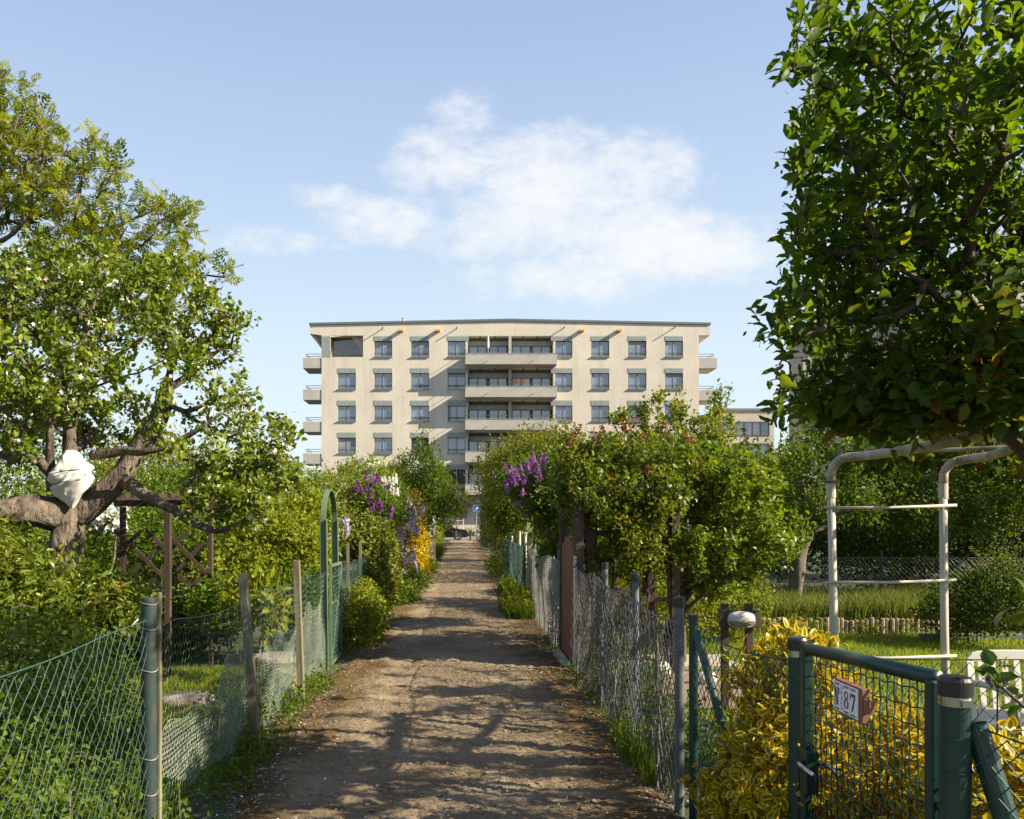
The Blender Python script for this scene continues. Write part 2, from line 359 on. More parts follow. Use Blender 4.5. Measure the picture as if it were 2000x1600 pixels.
dens=mth('ADD',mth('MULTIPLY',mask,.62),mth('ADD',mth('MULTIPLY',mth('SUBTRACT',nz,.5),1.9),mth('MULTIPLY',mth('SUBTRACT',nz2,.5),.8)))
mr=nt.nodes.new('ShaderNodeMapRange'); mr.interpolation_type='SMOOTHSTEP'; nt.links.new(dens,mr.inputs[0])
mr.inputs[1].default_value=-.2; mr.inputs[2].default_value=.85; mr.inputs[3].default_value=0; mr.inputs[4].default_value=.92
# lift the sky toward the pale milky spring air, then lay the cloud into it
pale=mixc(nt,SKY_PALE,sky.outputs[0],ramp(nt,sp.outputs['Z'],[(0,(4.8,5.25,5.4)),(.2,(4.1,4.8,5.3)),(.36,(3.1,3.9,5.0)),(.56,(2.1,2.75,4.3)),(1,(1.5,2.0,3.6))]))
nt.links.new(mixc(nt,mr.outputs[0],pale,(CLOUD,CLOUD*1.01,CLOUD*1.03)),bg.inputs['Color'])
sl=bpy.data.lights.new('sun','SUN'); sl.energy=SUN_S; sl.angle=R(.5); sl.color=(1,.885,.69)
so=bpy.data.objects.new('sun',sl); COL.objects.link(so); so.location=(30,-10,25)
from mathutils import Vector
so.rotation_euler=Vector(sd).to_track_quat('Z','Y').to_euler()
cam=bpy.data.cameras.new('camera'); cam.sensor_width=36; cam.lens=F/2000*36; cam.shift_x=(1000-VX)/2000; cam.shift_y=(HY-800)/2000; cam.clip_end=6000; cam.clip_start=.05
co=bpy.data.objects.new('camera',cam); COL.objects.link(co); co.location=(0,0,CH); co.rotation_euler=(R(90),0,0); sc.camera=co
sc.view_settings.view_transform='Standard'; sc.view_settings.look='None'; sc.view_settings.exposure=EXPO; sc.view_settings.gamma=1
cy=sc.cycles; cy.max_bounces=7; cy.diffuse_bounces=4; cy.glossy_bounces=3; cy.transmission_bounces=4; cy.transparent_max_bounces=4; cy.caustics_reflective=False; cy.caustics_refractive=False; cy.sample_clamp_indirect=6

# ================================================================ materials
M={}
M['bark']=mat('bark',(.075,.056,.042),(.14,.11,.082),.85,sc_=9,bs=26,bst=.7,bd=.012,stretch=(1,1,.4))
M['oldbark']=mat('old_bark',(.045,.033,.024),(.17,.135,.10),.92,sc_=13,lo=.36,hi=.66,bs=20,bst=1,bd=.06,stretch=(1,1,.4))
M['palebark']=mat('pale_bark',(.2,.165,.12),(.3,.25,.19),.85,sc_=9,bs=26,bst=.6,bd=.01)
M['darkbark']=mat('dark_bark',(.045,.032,.025),(.085,.062,.048),.8,sc_=12,bs=30,bst=.6,bd=.008)
M['redstem']=mat('red_stem',(.25,.05,.03),(.15,.06,.03),.6)
M['greenpaint']=mat('green_paint',(.005,.036,.03),(.004,.026,.024),.34,sc_=5,bs=60,bst=.05,bd=.002)
m,nt,b=nodes('green_paint'); b.inputs['Roughness'].default_value=.36
chip=ramp(nt,noise(nt,26,7,.7,pos(nt)),[(.66,(0,0,0)),(.69,(1,1,1))])
nt.links.new(mixc(nt,chip,ramp(nt,noise(nt,5,5,.6,pos(nt)),[(.4,(.005,.036,.03)),(.65,(.007,.028,.025))]),(.10,.065,.04)),b.inputs['Base Color']); bump(nt,b,noise(nt,60,3,.6,pos(nt)),.08,.002); M['greenpaint']=m
M['oldgreen']=mat('weathered_green_paint',(.085,.13,.065),(.12,.165,.09),.5,sc_=9,lo=.35,hi=.7,bs=40,bst=.2,bd=.002)
M['bluegreen']=mat('faded_bluegreen_paint',(.010,.028,.026),(.05,.038,.025),.75,sc_=14,lo=.5,hi=.72,bs=30,bst=.2,bd=.002)
M['gwire']=mat('green_wire',(.016,.055,.042),(.03,.075,.055),.65,sc_=20); M['netgreen']=mat('net_green_wire',(.045,.09,.055),(.03,.065,.042),.45,sc_=8)
M['lgwire']=mat('pale_green_wire',(.25,.27,.205),(.14,.18,.13),.6,sc_=5)
M['zinc']=mat('zinc_wire',(.30,.30,.29),(.22,.21,.19),.42,metal=.35,sc_=14)
M['greywire']=mat('grey_net_wire',(.085,.083,.08),(.055,.053,.05),.5,sc_=12)
M['greypost']=mat('grey_post_paint',(.075,.085,.09),(.11,.12,.125),.6,sc_=9,bs=40,bst=.15,bd=.002)
M['black']=mat('black_plastic',(.012,.012,.012),(.02,.02,.02),.35)
M['steel']=mat('brushed_steel',(.55,.53,.5),(.45,.44,.42),.25,metal=1)
M['oldwood']=mat('lichen_grey_wood',(.10,.085,.048),(.18,.175,.10),.85,sc_=14,lo=.4,hi=.62,bs=50,bst=.5,bd=.004,stretch=(1,1,.15))
M['brownwood']=mat('brown_stained_wood',(.035,.021,.014),(.058,.036,.024),.7,sc_=8,bs=45,bst=.5,bd=.003,stretch=(1,1,.2))
M['darkwood']=mat('dark_stained_wood',(.035,.022,.016),(.055,.033,.023),.65,sc_=8,bs=45,bst=.4,bd=.003,stretch=(1,1,.2))
M['redwood']=mat('red_brown_wood',(.17,.065,.04),(.24,.10,.065),.65,sc_=10,bs=50,bst=.4,bd=.003,stretch=(1,6,.25))
M['logwood']=mat('pale_log_wood',(.28,.22,.12),(.16,.13,.07),.85,sc_=14,bs=40,bst=.4,bd=.004)
M['pvc']=mat('white_pipe_plastic',(.43,.39,.31),(.33,.29,.22),.5,sc_=4,lo=.5,hi=.8,bs=30,bst=.05,bd=.001)
M['pvcold']=mat('mossy_pipe_plastic',(.44,.39,.29),(.20,.16,.09),.6,sc_=9,lo=.42,hi=.7,bs=50,bst=.2,bd=.002)
M['white']=mat('white_plastic',(.6,.57,.5),(.52,.5,.43),.45)
M['cloth']=mat('white_cloth',(.56,.55,.52),(.46,.45,.43),.85,bs=120,bst=.15,bd=.002)
M['stone']=mat('pink_stone',(.36,.28,.24),(.28,.22,.19),.8,sc_=10,bs=30,bst=.4,bd=.006)
M['brick']=mat('brown_block',(.30,.19,.12),(.22,.14,.09),.85,sc_=8,bs=25,bst=.5,bd=.008)
M['paving']=mat('pale_paving',(.38,.31,.26),(.32,.27,.23),.85,sc_=5,bs=40,bst=.3,bd=.004)
# ground
m,nt,b=nodes('garden_soil'); b.inputs['Roughness'].default_value=.95; g=pos(nt)
soil=ramp(nt,noise(nt,3,6,.7,g),[(.3,(.035,.026,.017)),(.6,(.075,.058,.035))]); grs=ramp(nt,noise(nt,9,5,.7,g),[(.3,(.03,.06,.012)),(.7,(.07,.12,.03))])
nt.links.new(mixc(nt,ramp(nt,noise(nt,.7,4,.6,g),[(.42,(0,0,0)),(.56,(1,1,1))]),soil,grs),b.inputs['Base Color']); bump(nt,b,noise(nt,18,6,.7,g),.9,.06); M['soil']=m
m,nt,b=nodes('trodden_earth'); b.inputs['Roughness'].default_value=.93; b.inputs['Specular IOR Level'].default_value=.2; g=pos(nt)
base=ramp(nt,noise(nt,1.6,7,.68,g),[(.3,(.225,.16,.092)),(.5,(.335,.25,.152)),(.7,(.44,.345,.225))])
speck=ramp(nt,noise(nt,38,6,.8,g),[(.36,(.4,.37,.34)),(.46,(.92,.92,.92)),(.6,(1.08,1.08,1.08)),(.68,(1.45,1.43,1.4))])
base=mixc(nt,1.0,base,speck,'MULTIPLY')
moss=ramp(nt,noise(nt,7,5,.65,g),[(.35,(.085,.05,.018)),(.6,(.15,.085,.015))])
sx=nt.nodes.new('ShaderNodeSeparateXYZ'); nt.links.new(nt.nodes.new('ShaderNodeNewGeometry').outputs['Position'],sx.inputs[0])
def mm(op,a,b_):
    q=nt.nodes.new('ShaderNodeMath'); q.operation=op
    for i,x in enumerate((a,b_)):
        if isinstance(x,(int,float)): q.inputs[i].default_value=x
        else: nt.links.new(x,q.inputs[i])
    return q.outputs[0]
edge=mm('ABSOLUTE',mm('ADD',sx.outputs[0],.12),0); edge=mm('ADD',edge,mm('MULTIPLY',mm('SUBTRACT',noise(nt,1.3,5,.6,g),.5),1.3))
base=mixc(nt,ramp(nt,edge,[(.72,(0,0,0)),(1.12,(.8,.8,.8))]),base,moss)
nt.links.new(base,b.inputs['Base Color'])
hh=mm('ADD',noise(nt,14,8,.72,g),mm('MULTIPLY',noise(nt,70,4,.7,g),.35)); bump(nt,b,hh,1.0,.09); M['earth']=m
M['asphalt']=mat('asphalt',(.075,.073,.07),(.10,.097,.093),.85,sc_=3,bs=120,bst=.3,bd=.004)
M['pavement']=mat('pavement_slabs',(.30,.28,.26),(.24,.225,.21),.85,sc_=4,bs=30,bst=.2,bd=.003)
M['mulch']=mat('bark_mulch',(.14,.10,.06),(.22,.16,.09),.95,sc_=20,bs=50,bst=.8,bd=.02)
M['pebble']=mat('pebble',(.12,.09,.063),(.26,.21,.155),.85,sc_=16,lo=.35,hi=.65)
M['petal']=mat('petal_white',(.75,.7,.68),(.7,.66,.6),.7)

# ================================================================ ground and path
MB().add([(-3000,-300,0),(3000,-300,0),(3000,4000,0),(-3000,4000,0)],[(0,1,2,3)]).build('ground',M['soil']).__setitem__('kind','structure')
ys=np.concatenate([np.arange(-1,4,.1),np.arange(4,12,.028),12+np.cumsum(np.linspace(.03,.8,150))]); ys=ys[ys<73.2]; ys=np.append(ys,73.2)
xs=np.linspace(-1.85,1.75,118); X,Y=np.meshgrid(xs,ys)
edgeL=-1.42+.28*(fbm(Y*.9,Y*0+3,4)-.5)*2; edgeR=1.22+.26*(fbm(Y*.8,Y*0+9,4)-.5)*2
inside=np.minimum(X-edgeL,edgeR-X); s=np.clip((inside+.12)/.3,0,1); s=s*s*(3-2*s)
Z=-.05+s*(.085+.03*(1-(X/1.4)**2).clip(0,1))+s*((fbm(X*1.7,Y*1.3,3)-.5)*.05+(fbm(X*9,Y*9,4)-.5)*.045+(fbm(X*30,Y*30,2)-.5)*.028)
Z-=.012*s*np.exp(-((X+.62)/.16)**2)+.012*s*np.exp(-((X-.5)/.16)**2)
nx,ny=len(xs),len(ys); i=(np.arange(ny-1)[:,None]*nx+np.arange(nx-1)[None]).ravel()
MB().add(np.stack([X,Y,Z],-1).reshape(-1,3),np.stack([i,i+1,i+nx+1,i+nx],1)).build('path',M['earth'],smooth=True)['kind']='structure'
def pathz(x,y):
    eL=-1.42+.28*(fbm(y*.9,y*0+3,4)-.5)*2; eR=1.22+.26*(fbm(y*.8,y*0+9,4)-.5)*2; q=np.clip((np.minimum(x-eL,eR-x)+.12)/.3,0,1); q=q*q*(3-2*q)
    return np.maximum(0,-.05+q*(.085+.03*(1-(x/1.4)**2).clip(0,1))+q*((fbm(x*1.7,y*1.3,3)-.5)*.05))
rng=np.random.default_rng(77)
# loose stones trodden into the earth
octv=np.array([(1,0,0),(-1,0,0),(0,1,0),(0,-1,0),(0,0,1),(0,0,-1),(.6,.6,.55),(-.6,.6,.5),(.6,-.6,.5),(-.6,-.6,.55)],float)
octf=np.array([(4,0,6),(4,6,2),(6,0,2),(4,2,7),(4,7,1),(7,2,1),(4,1,9),(4,9,3),(9,1,3),(4,3,8),(4,8,0),(8,3,0)])
n=12000; px=np.where(rng.random(n)<.45,rng.normal(size=n)*.75-.1,np.where(rng.random(n)<.5,-1.3+rng.normal(size=n)*.16,1.15+rng.normal(size=n)*.16)); py=4.2+15*rng.random(n)**1.7; sz=.004+.012*rng.random(n)**3
pz=pathz(px,py); V=octv[None]*(sz[:,None,None]*(1+.5*rng.normal(size=(n,1,3)).clip(-.8,.8))*A(1,1,.6))+np.stack([px,py,pz+sz*.25],1)[:,None]
mb=MB(); mb.add(V.reshape(-1,3),(octf[None]+np.arange(n)[:,None,None]*10).reshape(-1,3)); mb.build('gravel',M['pebble'])['kind']='stuff'
n=230; px=np.where(rng.random(n)<.72,-1.25+rng.normal(size=n)*.2,1.05+rng.normal(size=n)*.3); py=4.3+11*rng.random(n)**1.3; mb=MB()
place(mb,SIMPLE,np.stack([px,py,pathz(px,py)+.018],1),rng.normal(size=(n,3))*A(1,1,.2),rng.normal(size=(n,3))*.4+A(0,0,1),.009+.014*rng.random(n)**2,rng.random(n)); mb.build('fallen_petals',M['petal'])['kind']='stuff'
# street across the end of the path
def sheet(name,x0,x1,y0,y1,z,m,kind='structure'): o=MB().add([(x0,y0,z),(x1,y0,z),(x1,y1,z),(x0,y1,z)],[(0,1,2,3)]).build(name,m); o['kind']=kind; return o
sheet('street',-160,160,73.3,78.0,.012,M['asphalt'])
mb=MB(); mb.box((-160,78.0,-.1),(160,79.0,.13)); mb.build('pavement',M['pavement'])['kind']='structure'
mb=MB(); mb.box((-160,79.0,-.1),(160,79.985,.22)); mb.build('planting_bed',M['mulch'])['kind']='structure'
mb=MB(); mb.box((-160,78.985,.13),(160,79.06,.34)); tag(mb.build('low_kerb_wall',M['pavement']),'long low pale kerb wall holding the planting bed before the cream apartment block','wall')

# ================================================================ apartment block
DB=80.0; K=DB/F
bx=lambda px:(px-VX)*K
bz=lambda py:CH+(HY-py)*K
m,nt,b=nodes('cream_render'); b.inputs['Roughness'].default_value=.92; b.inputs['Specular IOR Level'].default_value=.15; g=pos(nt)
stain=ramp(nt,noise(nt,1.0,6,.65,pos(nt,1.6,1,.10)),[(.30,(.86,.86,.87)),(.5,(1,1,1))])
nt.links.new(mixc(nt,1.0,ramp(nt,noise(nt,.5,6,.6,g),[(.35,(.53,.48,.40)),(.65,(.595,.54,.455))]),stain,'MULTIPLY'),b.inputs['Base Color'])
bump(nt,b,noise(nt,8,4,.65,pos(nt,1.3,1,.45),.6),.5,.035); M['render']=m
M['concrete']=mat('pale_concrete',(.40,.375,.34),(.34,.32,.29),.85,sc_=1.2,bs=8,bst=.1,bd=.01)
M['ceil']=mat('balcony_soffit',(.46,.42,.36),(.42,.385,.33),.9)
M['frame']=mat('dark_bronze_frame',(.05,.045,.042),(.07,.062,.055),.45)
M['whitebar']=mat('pale_window_bead',(.55,.54,.52),(.5,.5,.48),.5)
M['sill']=mat('metal_sill',(.42,.40,.38),(.36,.345,.33),.4,metal=.2)
M['rail']=mat('brown_rail',(.09,.08,.07),(.12,.10,.09),.45)
M['rooftrim']=mat('slate_roof_trim',(.10,.12,.14),(.13,.15,.17),.5)
M['spout']=mat('yellow_spout',(.62,.36,.03),(.5,.28,.03),.6)
m,nt,b=nodes('grey_green_tiles'); b.inputs['Roughness'].default_value=.35
br=nt.nodes.new('ShaderNodeTexBrick'); br.inputs['Scale'].default_value=1; br.inputs['Brick Width'].default_value=.09; br.inputs['Row Height'].default_value=.30; br.offset=0; br.inputs['Mortar Size'].default_value=.006
br.inputs['Color1'].default_value=(.19,.215,.205,1); br.inputs['Color2'].default_value=(.25,.275,.26,1); br.inputs['Mortar'].default_value=(.30,.30,.28,1)
mp=nt.nodes.new('ShaderNodeMapping'); mp.inputs['Rotation'].default_value=(R(90),0,0); nt.links.new(pos(nt),mp.inputs[0]); nt.links.new(mp.outputs[0],br.inputs['Vector']); nt.links.new(br.outputs[0],b.inputs['Base Color']); M['tile']=m
m,nt,b=nodes('window_glass'); b.inputs['Roughness'].default_value=.03; b.inputs['IOR'].default_value=2.3
nt.links.new(ramp(nt,noise(nt,.55,4,.6,pos(nt)),[(.32,(.055,.08,.12)),(.5,(.10,.14,.20)),(.68,(.17,.215,.285))]),b.inputs['Base Color'])  # blue of the reflected sky is put into the pane colour, in random patches
bump(nt,b,noise(nt,.8,2,.5,pos(nt)),.06,.05); M['glass']=m
m,nt,b=nodes('dark_shutter'); b.inputs['Roughness'].default_value=.5; b.inputs['Base Color'].default_value=(.03,.034,.042,1)
wv=nt.nodes.new('ShaderNodeTexWave'); wv.bands_direction='Z'; wv.inputs['Scale'].default_value=6; nt.links.new(pos(nt),wv.inputs['Vector']); bump(nt,b,wv.outputs['Fac'],.4,.02); M['shutter']=m
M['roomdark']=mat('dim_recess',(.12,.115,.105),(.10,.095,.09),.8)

M['blind']=mat('pale_blind',(.22,.235,.26),(.26,.275,.30),.5)
apt=thing('apartment_building','cream rendered six storey apartment block with central balconies and shallow pitched roof','building',(bx(995),DB,0))
cols=[(660,695),(731,766),(803,838),(874.5,909),(1085,1118),(1155,1190),(1227,1262.5),(1299,1334)]
rows=[(657,666,697),(719.5,729,760),(782.5,792.5,822.5),(845,855,885),(907.5,917,947)]
holes=[]; wins=[]
for r,(pt,wt,wb) in enumerate(rows):
    for c,(a,e) in enumerate(cols):
        if r==0 and c==0: continue
        wins.append((a,e,wt,wb,r,c)); holes.append((bx(a),bx(e),bz(wb),bz(wt)))
for (a,e) in ((660,695),(731,766),(803,838),(876,912),(1085,1118),(1155,1190),(1227,1262)):
    wins.append((a,e,976,1010,5,0)); holes.append((bx(a),bx(e),bz(1010),bz(976)))
for r,(pt,wt,wb) in enumerate(rows):
    y0=(656.5,719,782,844,907)[r]; holes.append((bx(914),bx(1080.5),bz(y0+41),bz(y0)))
holes.append((bx(645),bx(709),bz(697.5),bz(655.6)))
def wallfront(mb,x0,x1,z0,z1,holes,y,depth):
    xs=sorted({x0,x1,*[h[0] for h in holes],*[h[1] for h in holes]}); zs=sorted({z0,z1,*[h[2] for h in holes],*[h[3] for h in holes]})
    xs=[x for x in xs if x0<=x<=x1]; zs=[z for z in zs if z0<=z<=z1]
    for a,b_ in zip(xs[:-1],xs[1:]):
        for c,d in zip(zs[:-1],zs[1:]):
            mx,mz=(a+b_)/2,(c+d)/2
            if any(h[0]<mx<h[1] and h[2]<mz<h[3] for h in holes): continue
            mb.add([(a,y,c),(b_,y,c),(b_,y,d),(a,y,d)],[(0,1,2,3)])
XL,XR=bx(628),bx(1365); ZT=bz(655); BK=DB+14
mb=MB(); small=[h for h in holes if h[1]-h[0]<2.2]; big=[h for h in holes if h[1]-h[0]>=2.2]
wallfront(mb,XL,XR,-.2,ZT,holes,DB,.0); 
for a,b_,c,d in small+big:
    q=DB+(.26 if b_-a<2.2 else 1.0)
    mb.add([(a,DB,c),(a,q,c),(a,q,d),(a,DB,d)],[(0,1,2,3)]); mb.add([(b_,DB,c),(b_,DB,d),(b_,q,d),(b_,q,c)],[(0,1,2,3)])
    mb.add([(a,DB,c),(b_,DB,c),(b_,q,c),(a,q,c)],[(0,1,2,3)]); mb.add([(a,DB,d),(a,q,d),(b_,q,d),(b_,DB,d)],[(0,1,2,3)])
mb.add([(XL,DB,-.2),(XL,BK,-.2),(XL,BK,ZT),(XL,DB,ZT)],[(0,3,2,1)]); mb.add([(XR,DB,-.2),(XR,BK,-.2),(XR,BK,ZT),(XR,DB,ZT)],[(0,1,2,3)]); mb.add([(XL,BK,-.2),(XR,BK,-.2),(XR,BK,ZT),(XL,BK,ZT)],[(0,1,2,3)])
mb.build('wall',M['render'],apt)
mb=MB(); out=[(bx(605),bz(652)),(bx(628),bz(655)),(bx(1387),bz(655)),(bx(1387),bz(634.5)),(bx(995),bz(627)),(bx(605),bz(635))]
mb.prism(out,(0,DB-.003,0),(1,0,0),(0,0,1),(0,1,0),14.01); mb.build('attic_band',M['render'],apt)
mb=MB(); out=[(bx(604),bz(635)),(bx(995),bz(627)),(bx(1388),bz(634.5)),(bx(1388),bz(630.5)),(bx(995),bz(623)),(bx(604),bz(631))]
mb.prism(out,(0,DB-.12,0),(1,0,0),(0,0,1),(0,1,0),14.3); mb.build('roof',M['rooftrim'],apt)
mb=MB(); mb.box((bx(780.5),DB+2,bz(630)),(bx(788.5),DB+2.4,bz(617))); mb.lathe([(.0,0),(.14,0),(.14,.12),(.10,.16),(.10,.2)],(bx(784.5),DB+2.2,bz(617)),10); mb.lathe([(0,.27),(.16,.25),(.16,.29),(0,.30)],(bx(784.5),DB+2.2,bz(617)),10); mb.build('chimney',M['concrete'],apt)
# tiled lintel panels
for r,(pt,wt,wb) in enumerate(rows):
    for c,(a,e) in enumerate(cols):
        if r==0 and c==0: continue
        x0=a-1; x1=e+(7 if c==3 else 0); x0-=8 if c==4 else 0
        MB().box((bx(x0),DB-.025,bz(wt)),(bx(x1),DB+.1,bz(pt))).build('lintel_panel',M['tile'],apt)
# windows: one of each kind, then copies
def window_proto(wd,ht,shut=False):
    mb=MB(); t=.055; y0,y1=.14,.2
    mb.box((0,y0,0),(t,y1,ht)); mb.box((wd-t,y0,0),(wd,y1,ht)); mb.box((t,y0,0),(wd-t,y1,t)); mb.box((t,y0,ht-t),(wd-t,y1,ht)); mb.box((wd/2-.06,y0-.006,t),(wd/2-.02,y1,ht-t)); mb.box((wd/2+.02,y0-.006,t),(wd/2+.06,y1,ht-t))
    for q in (.17,.24): mb.box((.005,.03,ht*q),(wd-.005,.055,ht*q+.03))
    w_=mb.build('window',M['frame'],apt,at=ORG[apt.name])
    mb=MB(); mb.box((wd/2-.02,y0-.012,t+.002),(wd/2+.02,y1-.01,ht-t-.002)); o=mb.build('bead',M['whitebar'],w_,at=ORG[apt.name])
    mb=MB(); mb.add([(t,.175,t),(wd-t,.175,t),(wd-t,.175,ht-t),(t,.175,ht-t)],[(0,1,2,3)]); mb.build('pane',M['shutter' if shut else 'glass'],w_,at=ORG[apt.name])
    mb=MB(); mb.box((-.06,-.13,-.05),(wd+.06,.13,-.006)); mb.build('sill',M['sill'],w_,at=ORG[apt.name])
    return w_
W1,H1=bx(766)-bx(731),bz(666)-bz(697)
pa=window_proto(W1,H1); pb=window_proto(W1,H1,True); used=[False,False]
for (a,e,wt,wb,r,c) in wins:
    sh=(r==4 and c in (0,3)) or (r==3 and c==2); loc=A(bx(a),DB,bz(wb))-ORG[apt.name]
    q=pb if sh else pa
    if not used[sh]: q.location=loc; used[sh]=True; o=q
    else: o=dup(q,apt,loc)
    o.scale=((bx(e)-bx(a))/W1,1,(bz(wt)-bz(wb))/H1)
    hb=int(abs(math.sin(a*7.3+wb*3.1))*1000)
    if hb%4==0 and not sh: MB().box((bx(a)+.06,DB+.165,bz(wt)-(.35+.25*(hb%3))),(bx(e)-.06,DB+.173,bz(wt)-.06)).build('blind',M['blind'],apt)
    elif hb%5==1 and not sh: MB().box((bx(a)+.06,DB+.165,bz(wb)+.07),(bx(a)+.30,DB+.173,bz(wt)-.06)).build('curtain',M['blind'],apt)
# central balconies
for r,(pt,wt,wb) in enumerate(rows):
    y0=(656,719,782,844,907)[r]; zc=bz(y0+41.0); a,e=bx(908.5),bx(1085)
    par=MB(); pd=1.35; zt,zb_=bz(y0+40.5),bz(y0+60.5)
    par.box((a,DB-pd,zb_),(e,DB-pd+.14,zt)); par.box((a,DB-pd+.14,zb_),(a+.14,DB-.004,zt)); par.box((e-.14,DB-pd+.14,zb_),(e,DB-.004,zt)); par.box((a+.14,DB-pd+.14,zb_+.003),(e-.14,DB-.004,zb_+.22))
    bo=par.build('balcony',M['concrete'],apt)
    cp=MB(); cp.box((a-.03,DB-pd-.03,zt+.002),(e+.03,DB-pd+.17,zt+.05)); cp.build('coping',M['sill'],bo)
    rl=MB(); zz=zt+.35
    rl.segs([(a+.05,DB-pd+.07,zz),(a+.05,DB-pd+.07,zz),(e-.05,DB-pd+.07,zz)],[(e-.05,DB-pd+.07,zz),(a+.05,DB,zz),(e-.05,DB,zz)],.022,k=6)
    for x in np.linspace(a+.06,e-.06,8): rl.segs([(x,DB-pd+.07,zt)],[(x,DB-pd+.07,zz)],.014,k=6)
    rl.build('railing',M['rail'],bo)
    sp_=MB()
    for x in (bx(950),bx(1038)): sp_.segs([(x,DB-pd+.05,zb_+.28)],[(x,DB-pd-.4,zb_+.26)],.03,k=8)
    sp_.build('drain_pipe',M['rail'],bo)
    zl,zh=bz(y0+41),bz(y0)
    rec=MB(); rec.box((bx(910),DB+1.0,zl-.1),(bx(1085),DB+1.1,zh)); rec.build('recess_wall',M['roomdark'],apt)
    tl=MB(); tl.box((bx(914.3),DB+.94,bz(y0+16)),(bx(1080),DB+.997,bz(y0+6.5))); tl.build('lintel_panel',M['tile'],apt)
    pil=MB(); pil.box((bx(993.5),DB-.02,zl),(bx(999),DB+.93,zh-.003)); pil.build('pillar',M['concrete'],apt)
    lt=MB()
    for x in (938,968,1022,1050): lt.lathe([(0,0),(.09,0),(.09,-.14),(0,-.14)],(bx(x),DB+.3,zh-.004),8)
    lt.build('ceiling_lamp',M['frame'],apt)
    for b0,b1 in ((916,951),(956,991),(1001,1037),(1041,1077)):
        fr=MB(); x0,x1=bx(b0),bx(b1); z0,z1=bz(y0+44),bz(y0+16); t=.06; xm=(x0+x1)/2
        for p,q in ((x0,x0+t),(x1-t,x1),(xm-.05,xm+.05)): fr.box((p,DB+.9,z0),(q,DB+.98,z1))
        fr.box((x0,DB+.905,z1-.07),(x1,DB+.975,z1-.002)); fo=fr.build('balcony_door',M['frame'],apt)
        MB().add([(x0,DB+.95,z0),(x1,DB+.95,z0),(x1,DB+.95,z1-.05),(x0,DB+.95,z1-.05)],[(0,1,2,3)]).build('pane',M['glass'],fo)
# side balconies
def side_balcony(x0,x1,y0,rail):
    mb=MB(); zt,zb_=bz(y0),bz(y0+20); d0,d1=DB+.05,DB+3.2
    mb.box((x0,d0,zb_),(x1,d1,zt)); o=mb.build('side_balcony',M['concrete'],apt)
    rl=MB(); z=zt+.42; xo=x0+.25 if x0<0 else x1-.25
    rl.segs([(x0 if x0>0 else xo,d0+.3,z),(xo,d0+.3,z),(x0 if x0>0 else xo,d0+.3,zt+.2)],[(xo if x0>0 else x1,d0+.3,z),(xo,d1-.2,z),(xo if x0>0 else x1,d0+.3,zt+.2)],.025,k=6)
    for y in np.linspace(d0+.3,d1-.2,4): rl.segs([(xo,y,zt)],[(xo,y,z)],.018,k=6)
    rl.build('railing',M['rail'],o)
for y in (699,761,823.5,886): side_balcony(bx(591.5),XL-.004,y,True)
for y in (699,762,824): side_balcony(XR+.004,bx(1401),y,True)
# corner loggia
MB().box((XL,DB-.02,bz(697.5)),(bx(644.9),DB+.2,bz(657))).build('corner_pillar',M['tile'],apt)
lg=MB(); lg.box((bx(645),DB+.12,bz(697)),(bx(646.2),DB+.18,bz(656))); lg.box((bx(707.8),DB+.12,bz(697)),(bx(709),DB+.18,bz(656))); lg.box((bx(646.2),DB+.12,bz(697)),(bx(707.8),DB+.18,bz(695.8))); lf=lg.build('loggia_frame',M['frame'],apt)
g2=mat('loggia_glass',(.05,.045,.035),(.09,.075,.055),.05); g2.node_tree.nodes['Principled BSDF'].inputs['IOR'].default_value=2.0
MB().add([(bx(645),DB+.97,bz(697)),(bx(709),DB+.97,bz(697)),(bx(709),DB+.97,bz(655.6)),(bx(645),DB+.97,bz(655.6))],[(0,1,2,3)]).build('pane',g2,lf)
MB().prism([(bx(645.2),bz(655.9)),(bx(672),bz(655.9)),(bx(645.2),bz(659))],(0,DB+.01,0),(1,0,0),(0,0,1),(0,1,0),.2).build('loggia_lintel',M['render'],apt)
MB().prism([(bx(708.8),bz(697)),(bx(700),bz(676)),(bx(684),bz(656)),(bx(708.8),bz(656))],(0,DB+.6,0),(1,0,0),(0,0,1),(0,1,0),.2).build('loggia_partition',M['ceil'],apt)
rl=MB(); rl.segs([(bx(645),DB+.03,bz(691)),(bx(645),DB+.03,bz(687))],[(bx(709),DB+.03,bz(691)),(bx(709),DB+.03,bz(687))],.02,k=6); rl.build('loggia_rail',M['rail'],apt)
# strut from the corner balcony up to the overhang, spouts, pins
mb=MB(); mb.prism([(bx(606),bz(652)),(bx(612),bz(653)),(bx(627),bz(674)),(bx(627),bz(680))],(0,DB+.3,0),(1,0,0),(0,0,1),(0,1,0),.3); mb.build('corner_strut',M['ceil'],apt)
for x,y in ((783,647),(855,647),(1135,647),(1207.5,647)): MB().box((bx(x-5),DB-.55,bz(y+1.6)),(bx(x+5),DB+.1,bz(y-1.6))).build('water_spout',M['spout'],apt)
for x,y in ((748,642),(892,642),(1101,641),(1316,641)): MB().segs([(bx(x),DB+.1,bz(y))],[(bx(x),DB-.6,bz(y))],.05,k=8).build('overflow_pipe',M['rail'],apt)
